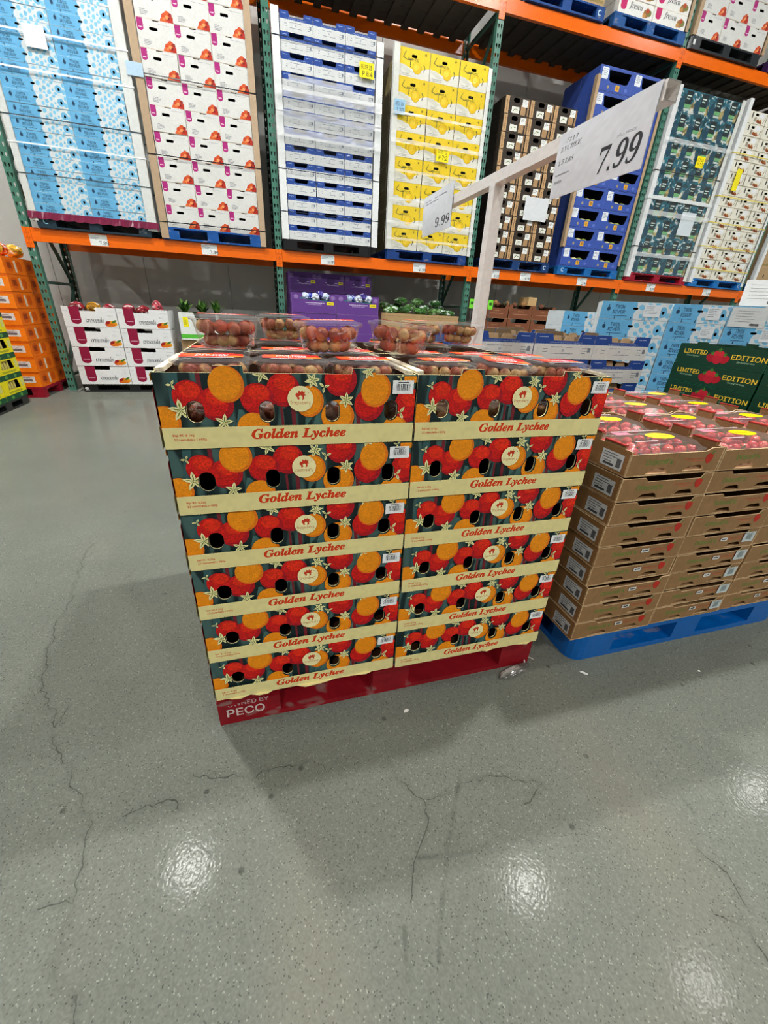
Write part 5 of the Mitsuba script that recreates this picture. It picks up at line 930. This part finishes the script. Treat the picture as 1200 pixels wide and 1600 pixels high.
for k in range(14): thing('root_vegetable', VG[k % 3], tf(3.80 + .092 * k, D + .04 + .09 * (k % 2), 1.455 + .01 * (k % 3), 40 * k), 'small brown root vegetable heaped in the top produce crates', 'vegetable', 'root vegetables in the top crates')
tg = Print().add(rect(0, 0, .09, .14), (120, 220, 60)).add(rect(.02, .06, .07, .10), (40, 90, 30))
for k, x in enumerate((3.36, 3.70)):
    m = M(); m.put(tg.m); m.box(0, .09, 0, .002, 0, .14, (120, 220, 60)); m.box(.04, .05, .002, .006, -1.36 + .04, .1, (90, 92, 94)); m.box(-.03, .12, -.03, .06, -1.365, -1.35, (90, 92, 94))
    thing('tag_stand', m.ply(), tf(x, D - .22, 1.365), f'bright green tag on a thin stand {"beside the rack post" if k == 0 else "left of the brown crates"}', 'price tag')
# -- row two: blue and white trays, dark green boxes
B2 = [proto_bw(.413, .1345, .45, k + 5, tabs=True) for k in range(2)]
stack('blue_white_tray', lambda r, c: B2[(r + c) % 2], 3, 8, .416, .1345, 1.085, 2.14, .135, 'blue white tray with kraft tabs', 'behind the strawberry pallet', 'box', 'down')
stack('blue_white_tray', lambda r, c: [B2[0][0]], 3, 8, .416, .1345, 1.085, 2.62, .135, 'rear blue tray', 'stack behind the strawberry pallet', 'box', 'down')
pallet(1.08, 2.13, 0, 1.25, 1.0, .13, BLUE, 'wood', 'blue pallet under the blue and white trays on the floor')
def proto_le(w=.507, h=.106, d=.40, seed=1, open_=False):
    G = (14, 62, 44)
    prof = sbox(0, 0, w - .003, h - .0015)
    if open_: prof = unary_union([prof, sbox(w * .2, h * .9, w * .33, h + .012), sbox(w * .66, h * .9, w * .79, h + .012)])
    body = carton(w - .003, d, h - .0015, G, (26, 60, 44), (20, 84, 62), front=prof, top=not open_)
    P = Print(clip=prof); Yl = (232, 196, 60)
    P.add(fit(sans('LIMITED', 1), w * .075, h * .52, w * .355, h * .74), Yl); P.add(fit(sans('EDITION', 1), w * .63, h * .44, w * .985, h * .68), Yl)
    P.add(fit(sans('Great Berries', 1, False), w * .12, h * .38, w * .28, h * .47), (150, 190, 160)); P.add(fit(sans('Strawberries', 1, False), w * .70, h * .30, w * .88, h * .39), (150, 190, 160))
    for dx, dz, c in ((-.036, -.012, (168, 26, 46)), (.036, -.014, (176, 28, 46)), (0, .008, (200, 40, 56)), (0, -.020, (186, 34, 54))):
        P.add(Polygon([(w * .49 + dx + .030 * math.sin(t) * (1 - .28 * math.cos(t) * -1), h * .52 + dz + .022 * math.cos(t)) for t in np.linspace(0, 2 * PI, 14)[:-1]]), c)
    for dx, dz in ((-.036, .012), (.036, .010), (0, .032)): P.add(affinity.translate(flower(0, 0, .014, 20)[0], w * .49 + dx, h * .52 + dz), (70, 130, 50))
    return [('body', body.ply())] + pr(P)
LE, LEO = proto_le(), proto_le(open_=True)
for r in range(10):
    for c in range(2):
        thing('dark_green_box', LEO if r == 9 else LE, tf(2.45, 2.035 - c * .51 + R.uniform(-.004, .004), .137 + r * .106, -90), f'dark green box reading LIMITED EDITION, {rowname(r, 10, "down")}, {["farther", "nearer"][c]} column', 'box')
# -- row three: pale blue spotted cartons
TA1, TB1 = proto_twin(.571, .147, .4, 4, True), proto_twin(.42, .147, .4, 6, True)
TA0, TL0 = proto_twin(.571, .147, .4, 4), proto_twin(.64, .155, .3, 6, True)
CX_, CY_ = 3.575, 3.17
ta, tb = tf(CX_ - .004, CY_, 0, -36) @ T().translate([-.571, 0, 0]), tf(CX_ + .004, CY_, 0, -46)
for r in range(9):
    rw = rowname(r, 9, 'down')
    thing('blue_spotted_carton', TA1 if r == 8 else TA0, ta @ tf(R.uniform(-.002, .002), 0, .137 + r * .147), f'wide pale blue spotted carton, {rw}, angled stack', 'box')
    for c in range(3): thing('blue_spotted_carton', TB1, tb @ tf(c * .425 + R.uniform(-.002, .002), R.uniform(-.003, .003), .137 + r * .147), f'pale blue carton, {rw}, {cols(3)[c]} column, stack behind the dark green boxes', 'box')
def pallet_at(t, w, d, label): thing('pallet', pallet_parts(w, d, .1285, BLUE), t, label, 'pallet')
pallet_at(ta @ tf(0, .01, 0), .57, .4, 'blue pallet under the wide pale blue spotted cartons')
pallet_at(tb @ tf(0, .01, 0), 1.28, .6, 'blue pallet under the pale blue labelled cartons')
stack('blue_spotted_carton', TL0, 1, 8, .64, .155, 3.42, 4.42, .137, 'pale blue labelled carton', 'small far stack left of the wide cartons', 'box', 'down')
pallet(3.40, 4.40, 0, .9, .6, .13, BLUE, 'wood', 'blue pallet under the far low stack of pale blue cartons')
def sheet(t, w, h, label):
    p = Print(); p.add(rect(0, 0, w, h), (206, 210, 210)); p.add(lines(.04, h * .82, w * .7, 5, .005, h * .13, R), (150, 152, 154)); p.add(rect(w * .6, h * .08, w * .85, h * .2), (90, 90, 92))
    m = p.m; m.box(0, w, 0, .0012, 0, h, (206, 210, 210)); thing('paper_sheet', m.ply(), t, label, 'paper')
sheet(tb @ tf(.43, -.012, 1.30, 2), .25, .15, 'white paper sheet hanging on the pale blue cartons at the right edge')
sheet(tb @ tf(.46, .01, 1.462, 0, -16), .30, .20, 'printed white sheet leaning on top of the pale blue cartons at the right edge')
thing('red_bag', blob(.16, .14, .07, 41, (206, 52, 24)), tb @ tf(.98, .16, 1.545), 'red bag lying on the pale blue cartons at the right edge', 'bag')

# -- strawberry trays on the blue moulded pallet
GX, GYS, GZ, GW, GH, GD = 1.108, .945, .136, .402, .0880, .50
KR = (140, 106, 71)
def proto_tray(w=GW - .004, h=GH, d=GD - .006, top=False, back=False):
    hol = MultiPolygon([Polygon([(w * .20, .006), (w * .44, .006), (w * .42, .020), (w * .38, .026), (w * .26, .024)]), Polygon([(w * .60, .010), (w * .84, .010), (w * .82, .024), (w * .78, .029), (w * .66, .027)])])
    prof = Polygon([(0, 0), (w, 0), (w, h - .003), (w * .90, h - .003), (w * .87, h - .020), (w * .28, h - .020), (w * .25, h - .006), (0, h - .006)])
    if top: prof = Polygon([(0, 0), (w, 0), (w, h - .001), (w * .86, h - .001), (w * .80, h - .012), (w * .02, h - .012), (0, h - .012)])
    body = carton(w, d, h, KR, (142, 108, 74), (206, 176, 136), .005, front=prof.difference(hol), back=prof, code=5, side=sbox(0, 0, d, h - .002), side_col=(136, 96, 60))
    P = Print(clip=prof, holes=hol)
    rr = random.Random(int(top))
    P.add(fit(sans("Driscoll's", 1), w * .18, h * .44, w * .46, h * .66), (92, 122, 52)); P.add(fit(sans('Strawberries', 1, False), w * .58, h * .56, w * .80, h * .64), (186, 74, 50)); P.add(rect(w * .64, h * .48, w * .80, h * .51), (176, 92, 60))
    P.add(Polygon([(w * .855 + .016 * math.sin(t) * (1 + .25 * math.cos(t)), h * .58 + .019 * math.cos(t)) for t in np.linspace(0, 2 * PI, 13)[:-1]]), (176, 44, 32)); P.add(LineString([(w * .87, h * .76), (w * .885, h * .84)]).buffer(.003), (84, 116, 50))
    q = [('body', body.ply())] + ([] if back else pr(P))
    if top:
        for x in (0.0, w - .006):
            for y0, y1, zz in ((.03, .12, .012), (.14, .21, .040), (.23, .34, .012), (.36, .43, .040)):
                fl = M().box(x, x + .006, y0, y1, h - .004, h + zz * .6, KR, 5); fl.box(x - .002, x + .010, y0, y1, h + zz * .6, h + zz * .6 + .004, (168, 52, 46))
                q.append(('side_flap', fl.ply(), 'side flap with red printed top'))
    return q
def side_label(seed):
    p = Print(); rr = random.Random(seed); p.add(rect(.022, .012, .115, .066), (196, 192, 190)); p.add(lines(.03, .060, .06, 4, .003, .009, rr), (110, 106, 106)); p.add(rect(.09, .02, .108, .05), (90, 88, 90)); p.add(rect(.035, .018, .08, .026), (70, 68, 70))
    m = M()
    for t, c in zip(p.m.t, p.m.c): m.t.append(np.stack([t[..., 1] - .0002, .137 - t[..., 0], t[..., 2]], -1)); m.c.append(c)
    return m.ply()
STL = side_label(2)
ST, STT, STB = proto_tray(), proto_tray(top=True), proto_tray(back=True)
sm = Print(); sm.k = 40; sm.add(rect(0, 0, .036, .016), (206, 206, 204)); sm.add(rect(.006, .005, .03, .011), (70, 70, 72)); smp = sm.ply()
lm = Print(); lm.k = 40; lm.add(rect(0, 0, .062, .046), (186, 196, 196)); lm.add(rect(.016, .010, .046, .036), (126, 138, 140)); lm.add(rect(.004, .038, .05, .041), (130, 136, 136)); lmp = lm.ply()
LEAN = [0, -.002, -.006, -.012, -.016, -.022, -.022, -.020, -.010]
for b in (1, 0):
    for r in range(9):
        for c in range(3):
            q = list(STT if r == 8 else (STB if b else ST))
            if b == 0 and c == 0: q.append(('side_label', STL, 'white shipping label on its left side'))
            if b == 0 and r < 5: q.append(('date_sticker', {**smp, 'to_world': tf(.20, 0, .044, 0)}, 'small white date sticker'))
            if b == 0 and r < 5 and c == 1: q.append(('square_label', {**lmp, 'to_world': tf(.325, 0, .026)}, 'pale square label'))
            rw = rowname(r, 9, 'top')
            thing('strawberry_tray', q, tf(GX + c * GW + LEAN[r] * .8 + (R.uniform(-.003, .003) if r < 8 else 0), GYS + b * GD + (R.uniform(-.006, .004) if b == 0 and r < 8 else .004 * b), GZ + r * GH), f'kraft strawberry tray, {rw}, {cols(3)[c]} column, {"rear" if b else "front"} of the blue pallet', 'tray')
pallet(1.145, .945, 0, 1.22, 1.02, .136, (14, 92, 168), 'moulded', 'blue pallet with rounded corners under the strawberry trays')
pallet(2.42, .99, 0, 1.2, 1.06, .135, RED, 'wood', 'red pallet at the right edge under the dark green boxes')
# clear clamshells of strawberries
CA, CB, CH = .182, .106, .058
cl_bowl = ply(loft([(CA - .03, CB - .025, .002), (CA - .02, CB - .016, .01), (CA - .006, CB - .006, CH), (CA + .004, CB + .004, CH + .001)], n=40, cap1=False, e=5), 'clear', smooth=40)
cl_lid = ply(loft([(CA + .004, CB + .004, CH + .002), (CA - .006, CB - .006, CH + .004), (CA - .03, CB - .028, CH + .024), (CA - .05, CB - .045, CH + .027)], n=40, cap0=False, e=5), 'hazy_film', smooth=40)
p = Print(); p.add(ell(.035, -.005, .058, .034, 0, 10), (240, 214, 20)); p.add(rect(-.01, -.008, .08, -.003), (170, 140, 30))
q = Print(); q.k = 3; q.add(rect(-.13, -.06, -.03, -.052), (214, 190, 196)); q.add(rect(-.13, .02, -.06, .05), (206, 130, 150)); q.add(rect(-.12, .056, .10, .062), (224, 214, 218))
def flat(P, zt):
    m = M()
    for t, c in zip(P.m.t, P.m.c): m.t.append(np.stack([t[..., 0], t[..., 2], zt - t[..., 1]], -1)); m.c.append(c)
    return m.ply('gloss')
cl_oval, cl_text = flat(p, CH + .0275), flat(q, CH + .0272)
def berry(seed):
    m = trimesh.creation.icosphere(2); v = m.vertices.copy(); z = v[:, 2]; s = np.where(z < 0, 1 - .45 * (-z) ** 1.3, 1 - .12 * z)
    v[:, :2] *= s[:, None]; v *= (1 + .05 * (meshkit.noise(v * 5, seed) - .5))[:, None]; m.vertices = v * [.0185, .0185, .024]; return ply(m, 'strawberry_skin', smooth=True)
BY = [berry(k) for k in range(3)]
cal = M()
for k in range(5):
    a = k * 1.2566; c, s = math.cos(a), math.sin(a); cal.tris([[[0, 0, .022], [.012 * c - .004 * s, .012 * s + .004 * c, .0225], [.02 * c, .02 * s, .017]], [[0, 0, .022], [.02 * c, .02 * s, .017], [.012 * c + .004 * s, .012 * s - .004 * c, .0225]]], (70, 120, 44))
calp = cal.ply()
for c in range(3):
    for j in range(4):
        x, y = GX + (c + .5) * GW - .009 + R.uniform(-.002, .002), GYS + .124 + .245 * j + (.013 if j > 1 else 0)
        z = GZ + 8 * GH + .012
        t = tf(x, y, z, R.uniform(-2, 2))
        wh = f'{cols(3)[c]} column, {["front", "second", "third", "rear"][j]} row'
        thing('strawberry_clamshell', [('tray', cl_bowl), ('lid', cl_lid), ('oval_label', cl_oval, 'yellow oval label'), ('lid_print', cl_text)], t, f'clear clamshell of strawberries with yellow oval label, {wh}', 'fruit tub')
        for iy in range(3):
            for ix in range(6):
                thing('strawberry', [('fruit', BY[R.randrange(3)]), ('calyx', calp)], t @ tf(-.135 + .054 * ix + R.uniform(-.004, .004), -.060 + .060 * iy + R.uniform(-.004, .004), .048 + R.uniform(-.003, .004), R.uniform(0, 360), R.uniform(60, 115)), f'red strawberry in the clamshell, {wh}', 'strawberry', f'strawberries in the clamshell, {wh}')

# -- orange crates and yellow banana boxes at the left edge
def proto_orange(w=.40, h=.1865, d=.5):
    O = (238, 122, 16)
    body = carton(w - .003, d, h - .003, O, (150, 70, 12), (214, 96, 10), top=True, side_col=(232, 112, 18))
    P = Print(clip=sbox(.002, .002, w - .005, h - .005)); P.add(sbox(0, h * .86, w, h), (214, 92, 12)); P.add(rect(w * .30, h * .30, w * .84, h * .72), (216, 212, 210)); P.add(rect(w * .50, h * .40, w * .76, h * .54), (110, 104, 110)); P.add(rect(w * .34, h * .6, w * .7, h * .64), (150, 146, 148))
    m = M()
    S = Print(clip=sbox(.004, .004, d - .004, h - .006)); S.add(ell(.13, h * .5, .09, h * .36, 0, 6), (214, 92, 14)); S.add(rect(.08, h * .34, .17, h * .68), (150, 62, 14)); S.add(rect(.24, h * .12, .29, h * .8), (222, 200, 170)); S.add(ell(.37, h * .5, .06, h * .3, 0, 6), (206, 86, 14))
    for t, c in zip(S.m.t, S.m.c): m.t.append(np.stack([w - .003 - t[..., 1] + .0002, t[..., 0], t[..., 2]], -1)); m.c.append(c)
    return [('body', body.ply())] + pr(P, ('printed_side', m.ply()))
OC = proto_orange()
OX, OY = -2.815 - .40 * 3, 6.525
stack('orange_box', OC, 3, 8, .40, .1865, OX, OY, .135, 'bright orange citrus box', 'stack beside the rack post', 'box', 'top')
for r in range(8): thing('orange_box', [OC[0], OC[2]], tf(OX + .80, OY + .51, .135 + r * .1865), f'bright orange citrus box, {rowname(r, 8, "top")}, rear of the stack behind the rack post', 'box')
pallet(OX, OY - .01, 0, 1.2, 1.04, .135, (150, 22, 44), 'wood', 'red pallet under the orange citrus boxes at the left edge')
OB = [blob(.105, .095, .08, 51, (250, 150, 30)), blob(.10, .09, .075, 52, (226, 90, 30)), blob(.10, .09, .075, 53, (246, 186, 60))]
for k, (x, y, z) in enumerate(((-3.36, 6.66, 1.715), (-3.14, 6.64, 1.71), (-2.93, 6.65, 1.71), (-3.23, 6.86, 1.715), (-2.97, 6.88, 1.71), (-2.94, 7.16, 1.71))): thing('citrus_bag', OB[k % 3], tf(x, y, z, 70 * k), f'shiny bag of oranges on top of the orange boxes, {["first", "second", "third", "fourth", "fifth", "last"][k]} one', 'fruit bag')
def proto_banana(w=.5, h=.222, d=.4):
    Yl, Gr = (236, 222, 24), (28, 84, 52)
    win = Polygon([(w * .22, h * .50), (w * .78, h * .50), (w * .72, h * .92), (w * .28, h * .92)])
    prof = sbox(0, 0, w - .003, h - .003).difference(win)
    body = carton(w - .003, d, h - .003, Yl, (40, 44, 30), (200, 190, 40), front=prof, top=True)
    P = Print(clip=prof); P.add(sbox(0, 0, w, h * .26), Gr); P.add(ell(w * .3, h * .12, .03, .02, 0, 5), (90, 150, 70)); P.add(rect(w * .84, h * .5, w * .96, h * .86), (214, 214, 120)); P.add(rect(w * .2, h * .32, w * .8, h * .42), (176, 176, 30)); P.add(ell(w * .7, h * .12, .03, .02, 0, 5), (90, 150, 70))
    m = M()
    for k in range(4):
        pts = [np.array([w * (.28 + .12 * k) + .02 * math.cos(a), .05 + .02 * k * 0, h * .52 + .10 * math.sin(a)]) for a in np.linspace(-.3, 1.3, 6)]
        for a, b in zip(pts, pts[1:]): m.bar(a, b, .034, .034, (240, 226, 120))
    return [('body', body.ply())] + pr(P, ('bananas_inside', m.ply(), 'pale yellow bananas showing in the opening'))
BN = proto_banana()
for r in range(5):
    for c in range(2):
        thing('banana_box', BN, tf(-2.886, 5.26 + c * .5, .10 + r * .222, 90), f'yellow and green banana box, {rowname(r, 5, "down")}, {["nearer", "farther"][c]} one at the left edge', 'box')
thing('pallet', pallet_parts(1.02, 1.2, .10, (30, 32, 34), 'moulded'), tf(-2.88, 5.24, 0, 90), 'black plastic pallet under the yellow banana boxes at the left edge', 'pallet')

# -- scraps on the floor
def scrap(px, w, h, rz, label, col=(226, 226, 220)):
    q = on_floor(*px); m = M()
    m.panel(Polygon([(0, 0), (w * .6, -h * .3), (w, h * .2), (w * .8, h), (w * .2, h * .8)]), .0015, (0, 0, .002), (1, 0, 0), (0, 1, 0), (0, 0, -1), col, col, col)
    thing('paper_scrap', m.ply(), tf(q[0], q[1], 0.0005, rz), label, 'scrap')
scrap((905, 1050), .035, .010, -45, 'thin white paper scrap on the floor in front of the blue pallet')
scrap((631, 1114), .022, .010, 10, 'white paper scrap on the floor in front of the red pallet')
scrap((1091, 1050), .012, .008, 0, 'tiny white scrap on the floor at the right')
wd = M(); q = on_floor(800, 1050)
cr = trimesh.creation.icosphere(3); cr.vertices *= (1 + .5 * (meshkit.fbm(cr.vertices * 3, 3, 3) - .5))[:, None] * [.075, .022, .014]; wd.mesh(cr, (150, 148, 140), 6)
for k in range(9):
    a0, a1 = PI * k / 9, PI * (k + 1) / 9; wd.bar((.06 + .05 * k / 9, 0.01 + .02 * math.sin(a0), .004 + .006 * math.sin(a0)), (.06 + .05 * (k + 1) / 9, .01 + .02 * math.sin(a1), .004 + .006 * math.sin(a1)), .004, .002, (196, 192, 184))
thing('plastic_wad', wd.ply('bagfilm'), tf(q[0] + .01, q[1] - .005, .010, 12), 'crumpled clear plastic wad by the right end of the red pallet', 'plastic scrap')
